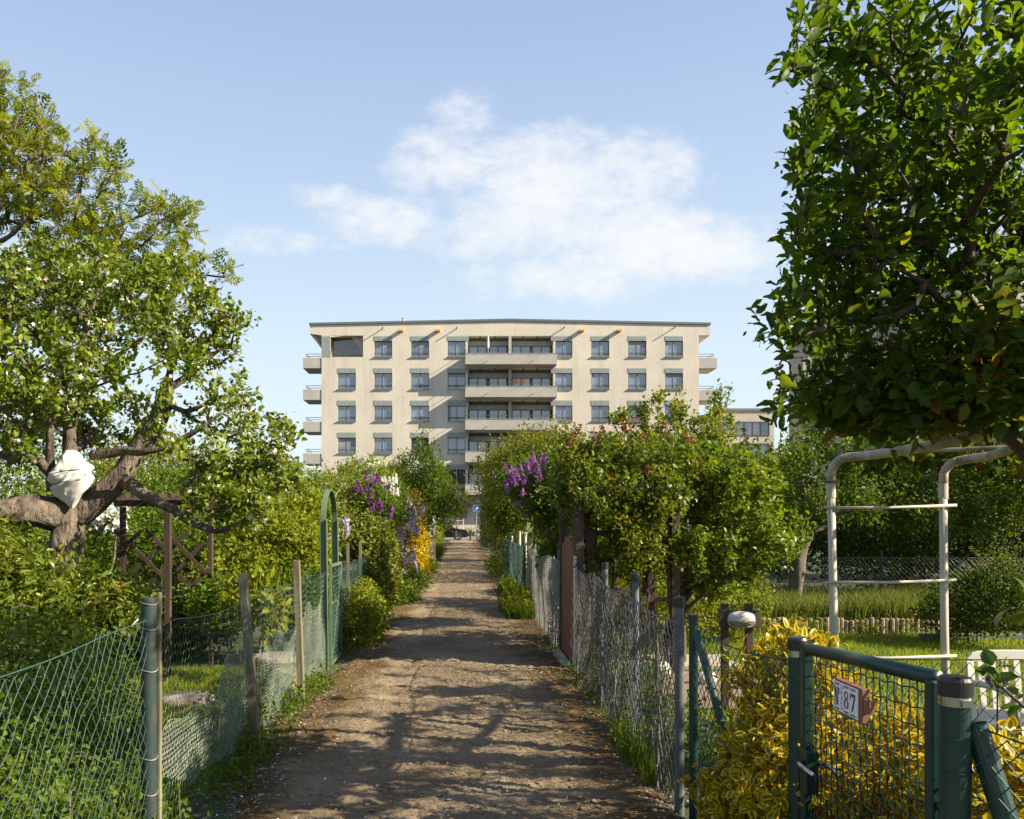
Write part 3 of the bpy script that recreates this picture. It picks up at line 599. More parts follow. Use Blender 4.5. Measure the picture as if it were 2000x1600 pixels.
# neighbouring blocks
M['greyrender']=mat('grey_beige_render',(.36,.32,.28),(.41,.365,.32),.9,sc_=.6,bs=3,bst=.4,bd=.03,stretch=(2,2,.5))
def block(name,label,x0,x1,y0,y1,zr,bands,fr):
    o=thing(name,label,'building',((x0+x1)/2,y0,0)); mb=MB(); mb.box((x0,y0,-.2),(x1,y1,zr)); mb.build('wall',fr,o)
    mb=MB(); mb.box((x0-.15,y0-.15,zr+.003),(x1+.15,y1+.15,zr+.28)); mb.build('roof',M['rooftrim'],o)
    for (a,b_,z0,z1) in bands:
        f=MB(); f.box((a,y0-.05,z0),(b_,y0+.05,z0+.08)); f.box((a,y0-.05,z1-.08),(b_,y0+.05,z1))
        for x in np.arange(a,b_+.01,(b_-a)/max(1,round((b_-a)/1.0))): f.box((x-.04,y0-.056,z0+.003),(x+.04,y0+.05,z1-.003))
        fo=f.build('window',M['frame'],o); MB().box((a+.02,y0-.02,z0+.02),(b_-.02,y0+.03,z1-.02)).build('pane',M['glass'],fo)
    return o
k2=95/F; cx=lambda p:(p-VX)*k2; cz=lambda p:CH+(HY-p)*k2
block('low_building','low grey-beige flat building with wide dark windows between cream block and tall fruit tree',cx(1405),cx(1512),95,108,cz(803),[(cx(1438),cx(1502),cz(852),cz(824)),(cx(1438),cx(1502),cz(915),cz(866)),(cx(1408),cx(1428),cz(840),cz(815))],M['greyrender'])
o=thing('tall_building','tall grey building half hidden behind the large leafy tree over the pipe arch','building',(29,62,0))
mb=MB(); mb.box((28.6,46,-.2),(42,75,16.8)); mb.build('wall',M['greyrender'],o); mb=MB(); mb.box((28.4,45.8,16.803),(42.2,75.2,17.1)); mb.build('roof',M['rooftrim'],o)
for z in (13.6,10.4,7.2,4.0):
    for y in (72,66.5,61,55.5,50):
        f=MB(); f.box((28.54,y-3.2,z),(28.62,y,z+.07)); f.box((28.54,y-3.2,z+1.73),(28.62,y,z+1.8))
        for q in (0,1.07,2.13,3.14): f.box((28.535,y-3.2+q,z+.004),(28.62,y-3.14+q,z+1.796))
        fo=f.build('window',M['frame'],o); MB().box((28.57,y-3.18,z+.02),(28.61,y-.02,z+1.78)).build('pane',M['glass'],fo)

# things standing on the balconies
q=(bx(953),DB-.5); o=thing('folded_parasol','folded white parasol standing on the topmost central balcony','parasol',(q[0],q[1],bz(697)))
MB().lathe([(0,0),(.03,0),(.03,.7),(0,.7)],(q[0],q[1],bz(698)),8).build('pole',M['sill'],o); MB().lathe([(.04,.7),(.11,.8),(.10,1.5),(.05,1.9),(0,1.95)],(q[0],q[1],bz(698)),10).build('canopy',M['white'],o)
M['redseat']=mat('red_seat',(.15,.04,.03),(.12,.035,.03),.6)
for px,lab in ((1006,'small red garden seat behind the second highest balcony rail next to the pillar'),(1019,'small red garden seat on the second highest balcony away from the pillar')):
    x=bx(px); o=thing('balcony_seat',lab,'seat',(x,DB-.7,bz(767))); z=bz(767)
    MB().box((x-.22,DB-.95,z+.72),(x+.22,DB-.9,z+1.12)).build('backrest',M['redseat'],o,bevel=.03); MB().box((x-.22,DB-.9,z+.4),(x+.22,DB-.5,z+.46)).build('seat',M['redseat'],o)
    for dx,dy in ((-.2,-.93),(.2,-.93),(-.2,-.53),(.2,-.53)): MB().box((x+dx-.02,DB+dy-.02,z),(x+dx+.02,DB+dy+.02,z+.4)).build('leg',M['frame'],o)
# ================================================================ fences along the left of the path
rng=np.random.default_rng(3)
def strip(p0,p1,amp=.0,seed=0,zs=1.0):
    p0=A(*p0); p1=A(*p1); L=float(np.linalg.norm(p1-p0)); t=(p1-p0)/L; n=A(-t[1],t[0])
    def pf(u,z,off=0):
        o=(fbm(u*1.1+seed*7,z*1.3*zs+seed,2)-.5)*2*amp+off
        return np.stack([p0[0]+t[0]*u+n[0]*o,p0[1]+t[1]*u+n[1]*o,z],1)
    return L,pf
def wire(mb,pf,L,zf,r,n=40,off=0):
    u=np.linspace(0,L,n); z=np.array([zf(x) for x in u]); p=pf(u,z) if not off else pf(u,z,off); mb.segs(p[:-1],p[1:],r,k=4)
# 1 chain-link fence at the front
XF=-1.5
o=thing('chain_link_fence','green chain link fence wired to a faded blue green post beside dense shrubs','fence',(XF,4.1,0))
L,pf=strip((XF,4.06),(XF,1.2),.03,1); zt=lambda u:1.16-.06*math.sin(u*1.25)**2*.6; zb=lambda u:.03
mb=MB(); net(mb,pf,L,zb,zt,.037,.045,.0016,k=4,jit=.9); mb.build('wire_mesh',M['gwire'],o)
mb=MB(); wire(mb,pf,L,zt,.0028); mb.build('tension_wire',M['gwire'],o)
mb=MB(); mb.lathe([(0,-.2),(.037,-.2),(.037,1.255),(.033,1.268),(0,1.272)],(XF-.01,4.1,0),20); po=mb.build('post',M['bluegreen'],o,smooth=False)
mb=MB()
for z in (1.24,1.12,.92,.5,.33): mb.tube([(XF-.01+.04*math.cos(a),4.1+.04*math.sin(a),z+.006*math.sin(a*2)) for a in np.linspace(0,6.3,20)],.0022,5)
mb.tube([(XF-.05,4.05,1.15),(XF-.03,4.03,1.13),(XF-.06,4.0,1.14),(XF-.04,4.04,1.17)],.004,5); mb.build('tie_wire',M['zinc'],po)
# 2 chicken wire fence with wooden posts
o=thing('chicken_wire_fence','sagging green and silver chicken wire fence on weathered wooden posts before the arched gate','fence',(XF,6.5,0))
L,pf=strip((XF,4.2),(XF,9.3),.05,2)
zt=lambda u:1.13-.05*abs(math.sin((u-.2)*math.pi/1.85)); zm=lambda u:.72-.22*math.exp(-((u-.2)/1.0)**2)+.06*math.sin(u*5.1)+.04*math.sin(u*11.3)+.08*math.sin(u*1.7)
mb=MB(); net(mb,pf,L,lambda u:.02,zt,.022,.052,.0010,hexa=True); mb.build('green_netting',M['netgreen'],o)
pf2=lambda u,z:pf(u,z,.02+0*u)+np.stack([.02*(fbm(u*4,z*3,2)-.5),0*u,0*u],1)
mb=MB(); net(mb,pf2,L,lambda u:.02+.5*max(0,.55-u)+.16*(.5+.5*math.sin(u*2.2)),zm,.0125,.0235,.0011,hexa=True); mb.build('silver_netting',M['lgwire'],o)
mb=MB(); wire(mb,pf,L,zt,.0022,60); mb.build('edge_wire',M['netgreen'],o); mb=MB(); wire(mb,pf2,L,zm,.0016,90); mb.build('net_selvage',M['lgwire'],o)
for (y,tx,zt_,w_,h_) in ((4.14,-.0,1.29,.015,.03),(6.1,-.11,1.265,.055,.075),(7.75,-.05,1.28,.055,.075)):
    mb=MB(); mb.beam((XF+(.035 if y>5 else .027),y,-.15),(XF+(.035 if y>5 else .027)+tx,y,zt_),w_,h_,(0,1,0)); mb.build('post',M['oldwood'],o,bevel=.003)
# 3 arched garden gate
y0,y1=9.42,10.25; o=thing('arched_gate','narrow green garden gate under a rounded metal arch in the wire fence','gate',(XF,(y0+y1)/2,0))
for y in (y0,y1):
    mb=MB(); mb.beam((XF-.03,y,-.1),(XF-.05,y,1.66),.075,.012,(0,1,0)); mb.beam((XF+.01,y-.0,-.1),(XF-.01,y,1.66),.008,.05,(0,1,0)); mb.build('post',M['oldgreen'],o)
mb=MB(); ym=(y0+y1)/2; hw=(y1-y0)/2
pts=[(XF-.045,ym-hw*math.cos(a),1.60+.40*math.sin(a)) for a in np.linspace(0,math.pi,25)]
for a,b_ in zip(pts[:-1],pts[1:]): mb.beam(a,b_,.06,.012,(0,-(a[1]+b_[1])/2+ym,1.6-(a[2]+b_[2])/2))
mb.build('arch',M['oldgreen'],o)
mb=MB(); q=XF+.03
mb.beam((q,y0+.03,.05),(q,y0+.03,1.13),.03,.03); mb.beam((q,y1-.03,.05),(q,y1-.03,1.13),.03,.03); mb.beam((q,y0+.03,1.145),(q,y1-.03,1.145),.03,.03); mb.beam((q,y0+.03,.06),(q,y1-.03,.06),.028,.03)
mb.beam((q,y0+.05,1.12),(q,y1-.05,.10),.012,.012); mb.beam((q+.013,y1-.05,1.12),(q+.013,y0+.05,.10),.012,.012); mb.beam((q-.01,y0+.05,.72),(q-.01,y1-.05,.72),.012,.03); lf=mb.build('gate_leaf',M['oldgreen'],o)
mb=MB(); mb.box((q-.008,y0+.045,.08),(q-.002,y1-.045,.70)); mb.build('lower_panel',M['greenpaint'],lf)
L,pf=strip((q+.02,y0+.05),(q+.02,y1-.05),.01,5); mb=MB(); net(mb,pf,L,lambda u:.08,lambda u:1.12,.022,.05,.0012,hexa=True); mb.build('wire_mesh',M['gwire'],lf)
# 4 further fences on that side
o=thing('grid_fence','green square grid wire fence on thin stakes between arched gate and ivy column','fence',(XF-.02,12,0))
mb=MB(); L,pf=strip((XF-.02,10.3),(XF-.02,15.4),.03,7)
for u in np.arange(0,L,.05): mb.segs(pf(np.array([u]),np.array([.03])),pf(np.array([u]),np.array([1.10])),.0015)
for z in np.arange(.05,1.1,.05):
    u=np.linspace(0,L,24); p=pf(u,z+0*u); mb.segs(p[:-1],p[1:],.0015)
mb.build('wire_mesh',M['gwire'],o)
for y,m_ in ((11.5,'oldwood'),(12.9,'oldwood'),(14.6,'oldgreen')): MB().beam((XF-.05,y,-.1),(XF-.06,y,1.34),.035,.045).build('stake',M[m_],o)
M['bluefence']=mat('pale_blue_paint',(.10,.22,.27),(.16,.27,.30),.6)
o=thing('blue_mesh_fence','faded blue wire mesh fence under the wisteria','fence',(XF,19,0))
mb=MB(); L,pf=strip((XF+.02,15.6),(XF-.02,23.5),.03,8); net(mb,pf,L,lambda u:.03,lambda u:1.15,.03,.04,.0022); mb.build('wire_mesh',M['bluefence'],o)
for y in (16.5,18.5,20.5,22.5): MB().beam((XF,y,-.1),(XF,y,1.3),.045,.045).build('post',M['bluefence'],o)
o=thing('lattice_panel','bleached white wooden lattice fence panel beyond the yellow flowering shrub','fence',(XF,31,0))
M['bleached']=mat('bleached_wood',(.50,.46,.38),(.40,.37,.30),.8)
mb=MB()
for y in np.arange(27,33.8,.13): mb.box((XF-.02,y,.05),(XF+.0,y+.05,1.25))
for z in (.15,.6,1.1): mb.box((XF+.002,27,z),(XF+.02,33.8,z+.06))
mb.build('slat_panel',M['bleached'],o)
MB().box((XF-.05,33.85,-.1),(XF+.4,33.93,1.5)).build('end_board',M['bleached'],o)
for y in (27,30.4): MB().box((XF-.04,y-.06,-.1),(XF+.03,y-.003,1.45)).build('post',M['oldgreen'],o)
o=thing('grey_metal_gate','tall dark green gate posts with a grey board gate far along the path','gate',(XF,37,0))
for y in (35.2,38.6): MB().lathe([(0,-.1),(.07,-.1),(.07,2.5),(0,2.55)],(XF+.02,y,0),10).build('post',M['greenpaint'],o)
MB().box((XF,35.35,.05),(XF+.05,38.45,1.5)).build('gate_leaf',M['greypost'],o)
o=thing('white_post_fence','row fence of white posts with wire beside a clipped light green hedge','fence',(XF,46,0))
for y in (40,43,46,49,52): MB().lathe([(0,-.1),(.06,-.1),(.06,2.0),(0,2.05)],(XF+.05,y,0),8).build('post',M['white'],o)
mb=MB(); L,pf=strip((XF+.05,39.5),(XF+.05,52.5),.01,3); net(mb,pf,L,lambda u:.03,lambda u:1.7,.06,.08,.003); mb.build('wire_mesh',M['zinc'],o)

# ================================================================ fences along the right
XR_=1.2
def rpost(o,x,y,h,r=.027,cap=True,m='greypost'):
    p=MB().lathe([(0,-.2),(r,-.2),(r,h-.06),(0,h-.06)],(x,y,0),14).build('post',M[m],o)
    if cap: MB().lathe([(0,h-.06),(r+.004,h-.06),(r+.004,h-.006),(r-.002,h),(0,h)],(x,y,0),14).build('post_cap',M['black'],p)
    return p
o=thing('grey_net_fence','slack grey link net fence with black capped grey posts next to the red plank gate','fence',(XR_,7,0))
for (x,y,h) in ((1.2,4.74,1.215),(1.26,6.25,1.255),(1.27,7.65,1.27)): rpost(o,x,y,h)
MB().beam((1.19,9.12,-.1),(1.19,9.12,1.27),.035,.035).build('post',M['greypost'],o)
L,pf=strip((XR_,4.78),(XR_-.01,9.1),.035,4)
zt=lambda u:1.06+.10*(u/L)-.03*math.sin(u*math.pi/1.5)**2
mb=MB(); net(mb,pf,L,lambda u:.01,zt,.042,.047,.0030,k=4,jit=1.0); wire(mb,pf,L,zt,.006,50); mb.build('wire_mesh',M['greywire'],o)
pf2=lambda u,z:pf(u,z,.028+.02*np.sin(u*9))
mb=MB(); net(mb,pf2,L,lambda u:.01,lambda u:.93+.05*math.sin(u*3),.055,.06,.0022,k=3,jit=1.0); mb.build('inner_mesh',M['greywire'],o)
for z in (1.03,.88,.74,.6,.44): MB().tube([(1.2+.031*math.cos(a),4.74+.031*math.sin(a),z+.01*a) for a in np.linspace(0,6.3,16)],.0018,4).build('tie_wire',M['zinc'],o)
o=thing('green_net_fence','green chain link fence with a slanting strut dropping toward the yellow bush','fence',(1.26,4.2,0))
p=MB().lathe([(0,-.2),(.024,-.2),(.024,1.10),(0,1.10)],(1.245,4.62,0),14).build('post',M['greenpaint'],o)
MB().lathe([(0,1.10),(.028,1.10),(.028,1.13),(0,1.135)],(1.245,4.62,0),12).build('post_cap',M['black'],p)
MB().segs([(1.25,4.58,1.04)],[(1.37,3.75,-.1)],.021,k=12).build('strut',M['gwire'],o)
L,pf=strip((1.25,4.6),(1.36,3.42),.03,6); zt=lambda u:1.08-.05*math.sin(u*2.6)
mb=MB(); net(mb,pf,L,lambda u:.02,zt,.028,.03,.0021,k=4); wire(mb,pf,L,zt,.0035,30); mb.build('wire_mesh',M['gwire'],o)
# second lit stretch, then the green one
o=thing('grey_mesh_fence','sunlit grey mesh fence stretch between red plank gate and grassy verge','fence',(1.2,12.5,0))
for (y,h) in ((11.3,1.33),(13.2,1.3),(15.2,1.3)): rpost(o,1.27,y,h,.03)
L,pf=strip((1.2,10.75),(1.17,15.6),.05,11); zt=lambda u:1.13+.03*math.sin(u*2)
mb=MB(); net(mb,pf,L,lambda u:.01,zt,.03,.036,.0030,k=3); net(mb,lambda u,z:pf(u,z,-.03+0*u),L,lambda u:.01,zt,.033,.038,.0028,k=3); wire(mb,pf,L,zt,.006,50); mb.build('wire_mesh',M['zinc'],o)
o=thing('green_mesh_fence','dark green mesh fence with thin white posts beyond the board post','fence',(1.2,19,0))
L,pf=strip((1.2,16.2),(1.17,26),.03,12); mb=MB(); net(mb,pf,L,lambda u:.02,lambda u:1.15,.03,.04,.0032); mb.build('wire_mesh',M['gwire'],o)
for y in (17.2,19,22,25.5): MB().lathe([(0,-.1),(.03,-.1),(.03,1.42),(0,1.43)],(1.25,y,0),10).build('post',M['white'],o)
o=thing('board_post','tall pale yellow green board post with a dark cap in the lilac','post',(1.23,15.9,0))
M['yellowboard']=mat('pale_yellow_green_paint',(.36,.35,.13),(.30,.29,.11),.6)
MB().box((1.18,15.86,-.1),(1.29,15.9,1.78)).build('front_board',M['yellowboard'],o); MB().box((1.26,15.903,-.1),(1.29,16.0,1.78)).build('side_board',M['yellowboard'],o); MB().box((1.17,15.84,1.783),(1.31,16.02,1.87)).build('cap',M['darkwood'],o)
# red plank gate
o=thing('plank_gate','red brown vertical plank gate with a jagged arched top between dark posts','gate',(1.24,9.9,0))
for y in (9.28,10.62): MB().box((1.20,y-.05,-.1),(1.30,y+.05,1.95)).build('post',M['darkwood'],o,bevel=.004)
lf=MB(); ys_=np.linspace(9.35,10.55,13)
for i,(a,b_) in enumerate(zip(ys_[:-1],ys_[1:])):
    t=(i+.5)/12; lf.box((1.215+.004*(i%2),a+.006,.07),(1.24,b_-.006,1.30+.16*math.sin(math.pi*t)+.012*(i%3)))
for z in (.3,1.1): lf.box((1.243,9.36,z),(1.27,10.54,z+.09))
g_=lf.build('gate_leaf',M['redwood'],o)
mb=MB(); mb.segs([(1.20,10.5,.86),(1.14,10.5,.86)],[(1.14,10.5,.86),(1.12,10.36,.86)],.009,k=6); mb.build('handle',M['steel'],g_)
MB().box((1.1,9.28,-.02),(1.2,10.6,.05)).build('threshold',M['stone'],o)
# arbor carrying the climbing rose
o=thing('rose_arbor','dark brown slatted garden arbor standing behind the red plank gate','arbor',(1.9,10,0))
for x,y in ((2.34,9.45),(2.36,10.75),(1.40,9.42),(1.42,10.8)): MB().box((x-.045,y-.045,-.1),(x+.045,y+.045,1.95)).build('post',M['brownwood'],o,bevel=.004)
for y in (9.45,10.75):
    mb=MB(); mb.box((1.46,y-.02,.7),(1.485,y+.02,1.9)); mb.box((2.26,y-.02,.7),(2.285,y+.02,1.9))
    for z in (.75,1.12,1.48,1.82): mb.box((1.486,y-.02,z),(2.259,y+.02,z+.05))
    mb.build('slat_panel',M['darkwood'],o)
mb=MB()
for y in np.linspace(9.3,10.9,6): mb.box((1.3,y-.02,1.953),(2.45,y+.02,2.02))
mb.build('top_bars',M['brownwood'],o)

# ================================================================ wire garden gate with the number
GX=1.32; YA,YB=3.30,2.36
za=lambda y:1.145+(1.195-1.145)*(YA-y)/(YA-YB)
o=thing('garden_gate','dark green wavy wire garden gate in front of the yellow bush with enamel number plate','gate',(GX,(YA+YB)/2,0))
mb=MB(); tw=.042
mb.tube([(GX,YA-.02,za(YA)-.0),(GX,YB+.02,za(YB)-.0)],.023,14); mb.build('top_rail',M['greenpaint'],o,smooth=True)
for y in (YA-.02,YB+.03): MB().box((GX-.021,y-.021,.06),(GX+.021,y+.021,za(y)-.004)).build('stile',M['greenpaint'],o,bevel=.007)
MB().box((GX-.02,YB+.05,.07),(GX+.02,YA-.04,.11)).build('bottom_rail',M['greenpaint'],o,bevel=.006)
mb=MB(); n=50
for i,y in enumerate(np.linspace(YB+.075,YA-.06,19)):
    z=np.linspace(.11,za(y)-.02,64); p=np.stack([GX+.004*np.sin(z*2*math.pi/.104+i*math.pi),y+.0045*np.sin(z*2*math.pi/.104+i*math.pi),z],1); mb.segs(p[:-1],p[1:],.0027,k=5)
for j,z0 in enumerate(np.arange(.16,1.13,.052)):
    y=np.linspace(YB+.05,YA-.04,60); z=z0+(za(y)-za(YA))*z0+.003*np.sin(y*2*math.pi/.104+j*math.pi); p=np.stack([GX+.003*np.cos(y*2*math.pi/.104+j*math.pi),y,z],1); mb.segs(p[:-1],p[1:],.0026,k=5)
mb.build('wire_mesh',M['greenpaint'],o)
mb=MB(); mb.box((GX-.024,YA-.075,.60),(GX+.024,YA-.042,.76)); lk=mb.build('lock_box',M['greenpaint'],o,bevel=.003)
for s_ in (1,-1):
    mb=MB(); xx=GX+.045*s_; mb.tube([(GX+.02*s_,YA-.055,.715),(xx,YA-.058,.715),(xx+.006*s_,YA-.08,.715),(xx+.004*s_,YA-.20,.71)],[.011,.011,.0105,.008],10); mb.build('lever_handle',M['steel'],lk,smooth=True)
mb=MB(); mb.lathe([(0,.0),(.016,0),(.016,.09),(0,.09)],(GX+.004,YB-.012,.75),12); mb.lathe([(0,.0),(.02,0),(.02,.014),(0,.016)],(GX+.004,YB-.012,.845),12); mb.build('hinge',M['greenpaint'],o)
# posts either side
def gpost(label,x,y,h,r):
    o=thing('gate_post',label,'post',(x,y,0),None)
    MB().lathe([(0,-.2),(r,-.2),(r,h-.05),(0,h-.05)],(x,y,0),24).build('pipe',M['greenpaint'],o,smooth=False)
    MB().lathe([(0,h-.05),(r+.004,h-.05),(r+.004,h-.012),(r,h-.003),(r-.012,h),(0,h+.001)],(x,y,0),24).build('cap',M['black'],o)
    mb=MB(); mb.lathe([(r+.0015,h-.078),(r+.003,h-.078),(r+.003,h-.053),(r+.0015,h-.053)],(x,y,0),24); mb.box((x-.012,y-r-.016,h-.074),(x+.012,y-r-.001,h-.057)); mb.build('clamp_band',M['steel'],o)
    mb=MB()
    for z in (h-.16,h-.25,h-.48,h-.75): mb.tube([(x+(r+.002)*math.cos(a),y+(r+.002)*math.sin(a),z+.004*math.sin(a)) for a in np.linspace(0,6.3,24)],.0017,5)
    mb.build('tie_wire',M['greenpaint'],o); return o
gpost('dark green tubular post with black cap at the latch side of the wire garden gate',GX,3.37,1.178,.036)
gp=gpost('thick dark green capped post at the hinge side of the wire garden gate',GX,2.29,1.218,.039)
# number plate: wooden block with enamel tiles
M['enamel']=mat('white_enamel',(.72,.74,.76),(.70,.72,.74),.18); M['ink']=mat('navy_ink',(.02,.025,.09),(.02,.025,.09),.3); M['ornament']=mat('green_ornament',(.16,.2,.06),(.3,.2,.03),.4,sc_=200)
sy0,sy1=2.955,2.775; sz0,sz1=.985,1.085; sx=GX-.034
o=thing('number_plate','white enamel house number tiles reading No 87 on a red brown block','sign',(sx,sy1,sz0))
MB().box((sx,sy1-.022,sz0-.006),(sx+.025,sy0+.004,sz1+.006)).build('backing_block',M['redwood'],o,bevel=.002)
MB().box((sx+.004,sy1-.062,sz0+.03),(sx+.021,sy1-.0225,sz0+.075)).build('side_block',M['redwood'],o,bevel=.002)
W_=sy0-sy1; cells=[(0,.30),(.305,.40),(.41,.68),(.69,1.0)]; px_=sx-.004
for a,b_ in cells: MB().box((px_,sy0-b_*W_+.0008,sz0),(sx-.0005,sy0-a*W_-.0008,sz1)).build('tile',M['enamel'],o,bevel=.0008)
def S(u,v): return A(px_-.0012,sy0-u,sz0+v)
ink=MB(); ex,ey,ez=A(0,-1,0),A(0,0,1),A(1,0,0)
def poly(pts,x0=0,y0=0,s_=1): ink.prism([(x0+p[0]*s_,y0+p[1]*s_) for p in pts],A(px_-.0012,sy0,sz0),ex,ey,ez,.001)
def ringp(cx_,cy_,ra,rb,ia,ib,k=28):
    a=np.arange(k)*2*math.pi/k; o_=np.stack([cx_+ra*np.cos(a),cy_+rb*np.sin(a)],1); i_=np.stack([cx_+ia*np.cos(a),cy_+ib*np.sin(a)],1)
    V=np.concatenate([A(px_-.0012,sy0,sz0)+q[:,:1]*ex+q[:,1:]*ey for q in (o_,i_)]); j=np.arange(k); j2=(j+1)%k
    ink.add(V,np.stack([j,j2,k+j2,k+j],1))
h=.058; b0=.02
nx0=.006; poly([(nx0+.004,b0),(nx0+.008,b0),(nx0+.008,b0+h),(nx0+.004,b0+h)]); poly([(nx0+.026,b0),(nx0+.030,b0),(nx0+.030,b0+h),(nx0+.026,b0+h)])
poly([(nx0+.0082,b0+h),(nx0+.0152,b0+h),(nx0+.0258,b0+.001),(nx0+.020,b0)]); poly([(nx0,b0-.003),(nx0+.012,b0-.003),(nx0+.012,b0-.0002),(nx0,b0-.0002)]); poly([(nx0,b0+h+.0002),(nx0+.0082,b0+h+.0002),(nx0+.0082,b0+h+.003),(nx0,b0+h+.003)]); poly([(nx0+.022,b0+h+.0002),(nx0+.034,b0+h+.0002),(nx0+.034,b0+h+.003),(nx0+.022,b0+h+.003)])
ringp(.043,b0+h-.006,.0055,.0075,.003,.005); poly([(.038,b0+h-.018),(.048,b0+h-.018),(.048,b0+h-.0155),(.038,b0+h-.0155)])
x8=.098; ringp(x8,b0+.0165,.0165,.0165,.0085,.0125); ringp(x8,b0+.0455,.0140,.0135,.0075,.0102)
x7=.129; poly([(x7,b0+h-.009),(x7+.034,b0+h-.009),(x7+.034,b0+h),(x7,b0+h)]); poly([(x7,b0+h-.018),(x7+.003,b0+h-.018),(x7+.003,b0+h-.0092),(x7,b0+h-.0092)]); poly([(x7+.0255,b0+h-.0092),(x7+.034,b0+h-.0092),(x7+.0175,b0),(x7+.007,b0)])
ink.build('number_lettering',M['ink'],o)
ink=MB()
for cxx in (.027,.098,.147):
    for cyy in (.008,.092):
        for dx in (-.016,-.009,.009,.016): ringp(cxx+dx,cyy,.0028,.0034,.0012,.0016,10)
ink.build('scroll_ornament',M['ink'],o)
ink=MB()
for cxx in (.027,.098,.147):
    for cyy in (.008,.092): ringp(cxx,cyy,.0055,.0048,.0005,.0005,10)
for q in range(5): ringp(.0632+.0022*(-1)**q,.016+q*.017,.0032,.0055,.0006,.001,8)
ink.build('flower_ornament',M['ornament'],o)
# chain link right of the gate, with a leaning strut
o=thing('hedge_side_fence','green chain link fence with a leaning strut beside the thick capped gate post','fence',(1.5,2.1,0))
MB().segs([(1.372,2.29,1.09)],[(1.62,2.02,-.1)],.031,k=16).build('strut',M['greenpaint'],o)
L,pf=strip((1.36,2.27),(2.1,1.45),.03,9); zt=lambda u:1.09-.10*math.sin(min(u,1.2)*2.4)
mb=MB(); net(mb,pf,L,lambda u:.02,zt,.028,.03,.0019,k=4); wire(mb,pf,L,zt,.0025,30); mb.build('wire_mesh',M['gwire'],o)
o=thing('cross_fence','thin dark green chain link fence running behind the yellow bush along the lawn','fence',(3.2,3.75,0))
L,pf=strip((1.7,3.75),(5.6,3.75),.015,10); mb=MB(); net(mb,pf,L,lambda u:.02,lambda u:1.025,.035,.037,.0017,k=4); wire(mb,pf,L,lambda u:1.025,.0026,20); mb.build('wire_mesh',M['greenpaint'],o)
for x in (2.55,4.9): MB().lathe([(0,-.1),(.006,-.1),(.006,1.03),(0,1.03)],(x,3.76,0),8).build('stake',M['greenpaint'],o)
# ================================================================ things in the right-hand garden
o=thing('pipe_arch','white plastic pipe garden arch with rungs carrying branches over the lawn','arch',(3,5.6,0))
r=.034
LP=P(1623,1020,6.0)[0]; RP=P(1842,1020,6.0)[0]
def pole(x,y,lean,ztop,sx_):
    mb=MB(); mb.tube([(x+lean,y,-.1),(x+lean*.3,y,.9),(x,y,1.86)],.0265,14); p=mb.build('pipe',M['pvc'],o,smooth=True)
    MB().lathe([(.027,0),(.032,0),(.032,.10),(.027,.10)],(x,y,1.80),14).build('collar',M['pvc'],p)
    pts=[(x,y,1.85)]
    for a in np.linspace(0,math.pi/2,7)[1:]: pts.append((x+sx_*.09*(1-math.cos(a)),y-.07*(1-math.cos(a)),1.96+.12*math.sin(a)))
    return pts
e1=P(2000,828,4.25); e1b=P(2120,808,3.9)
pts=pole(LP,6.0,.07,2.1,1); mid=[tuple(A(*pts[-1])+(e1-A(*pts[-1]))*t+A(0,0,-.025*math.sin(t*math.pi))) for t in (.2,.4,.6,.8,1)]
MB().tube(pts+mid+[tuple(e1b)],.031,14).build('top_pipe',M['pvcold'],o,smooth=True)
e2=P(2000,868,4.9); pts=pole(RP,6.0,.03,2.06,1); MB().tube([(p[0],p[1],p[2]-.02) for p in pts]+[tuple(A(*pts[-1])*.5+e2*.5+A(0,0,-.03)),tuple(e2),tuple(P(2150,852,4.5))],.030,14).build('top_pipe',M['pvcold'],o,smooth=True)
MB().tube([P(1640,894,5.9),P(1780,882,5.6),P(2010,872,5.2)],.014,8).build('cane',M['pvcold'],o)
for py,dz in ((991,-4),(1137,-4),(1284,-3)):
    a=P(1612,py+1,5.97); b_=P(1868,py+dz,5.97); MB().tube([a,(a+b_)/2+A(0,0,-.008),b_],.0105,10).build('rung',M['pvc'],o,smooth=True)
for x,y,z,rr in ((LP,6.0,1.875,.038),(P(1817,0,0+5.3)[0],5.22,2.04,.04)):
    pass
MB().lathe([(.028,0),(.032,0),(.032,.014),(.028,.014)],(LP,6.0,1.905),14).build('rubber_tie',M['black'],o)
# lamp on a board
dl=7.3; q=P(1446,1225,dl); o=thing('garden_lamp','white oval bulkhead lamp on a brown board between two brown posts','lamp',(q[0],dl,0))
k_=dl/F
for px in (1418,1465): x=P(px,0,dl)[0]; MB().box((x-.03,dl+.01,-.1),(x+.03,dl+.06,P(0,1180,dl)[2])).build('post',M['brownwood'],o,bevel=.003)
MB().box((P(1404,0,dl)[0],dl-.02,P(0,1226,dl)[2]),(P(1485,0,dl)[0],dl+.008,P(0,1192,dl)[2])).build('board',M['brownwood'],o,bevel=.003)
c=P(1446,1208.5,dl); a_=.112; 
mb=MB(); nu,nv=32,9; V=[];
for j in range(nv):
    t=j/(nv-1)*math.pi/2
    for i in range(nu):
        an=2*math.pi*i/nu; sx_=math.copysign(abs(math.cos(an))**.62,math.cos(an)); sz_=math.copysign(abs(math.sin(an))**.8,math.sin(an))
        V.append((c[0]+a_*math.cos(t)**.7*sx_,c[1]-.02-.075*math.sin(t),c[2]+.062*math.cos(t)**.7*sz_))
Fq=[(j*nu+i,j*nu+(i+1)%nu,(j+1)*nu+(i+1)%nu,(j+1)*nu+i) for j in range(nv-1) for i in range(nu)]
mb.add(V,Fq); mb.build('lamp_cover',mat('frosted_lamp_glass',(.24,.235,.21),(.20,.195,.17),.3),o,smooth=True)
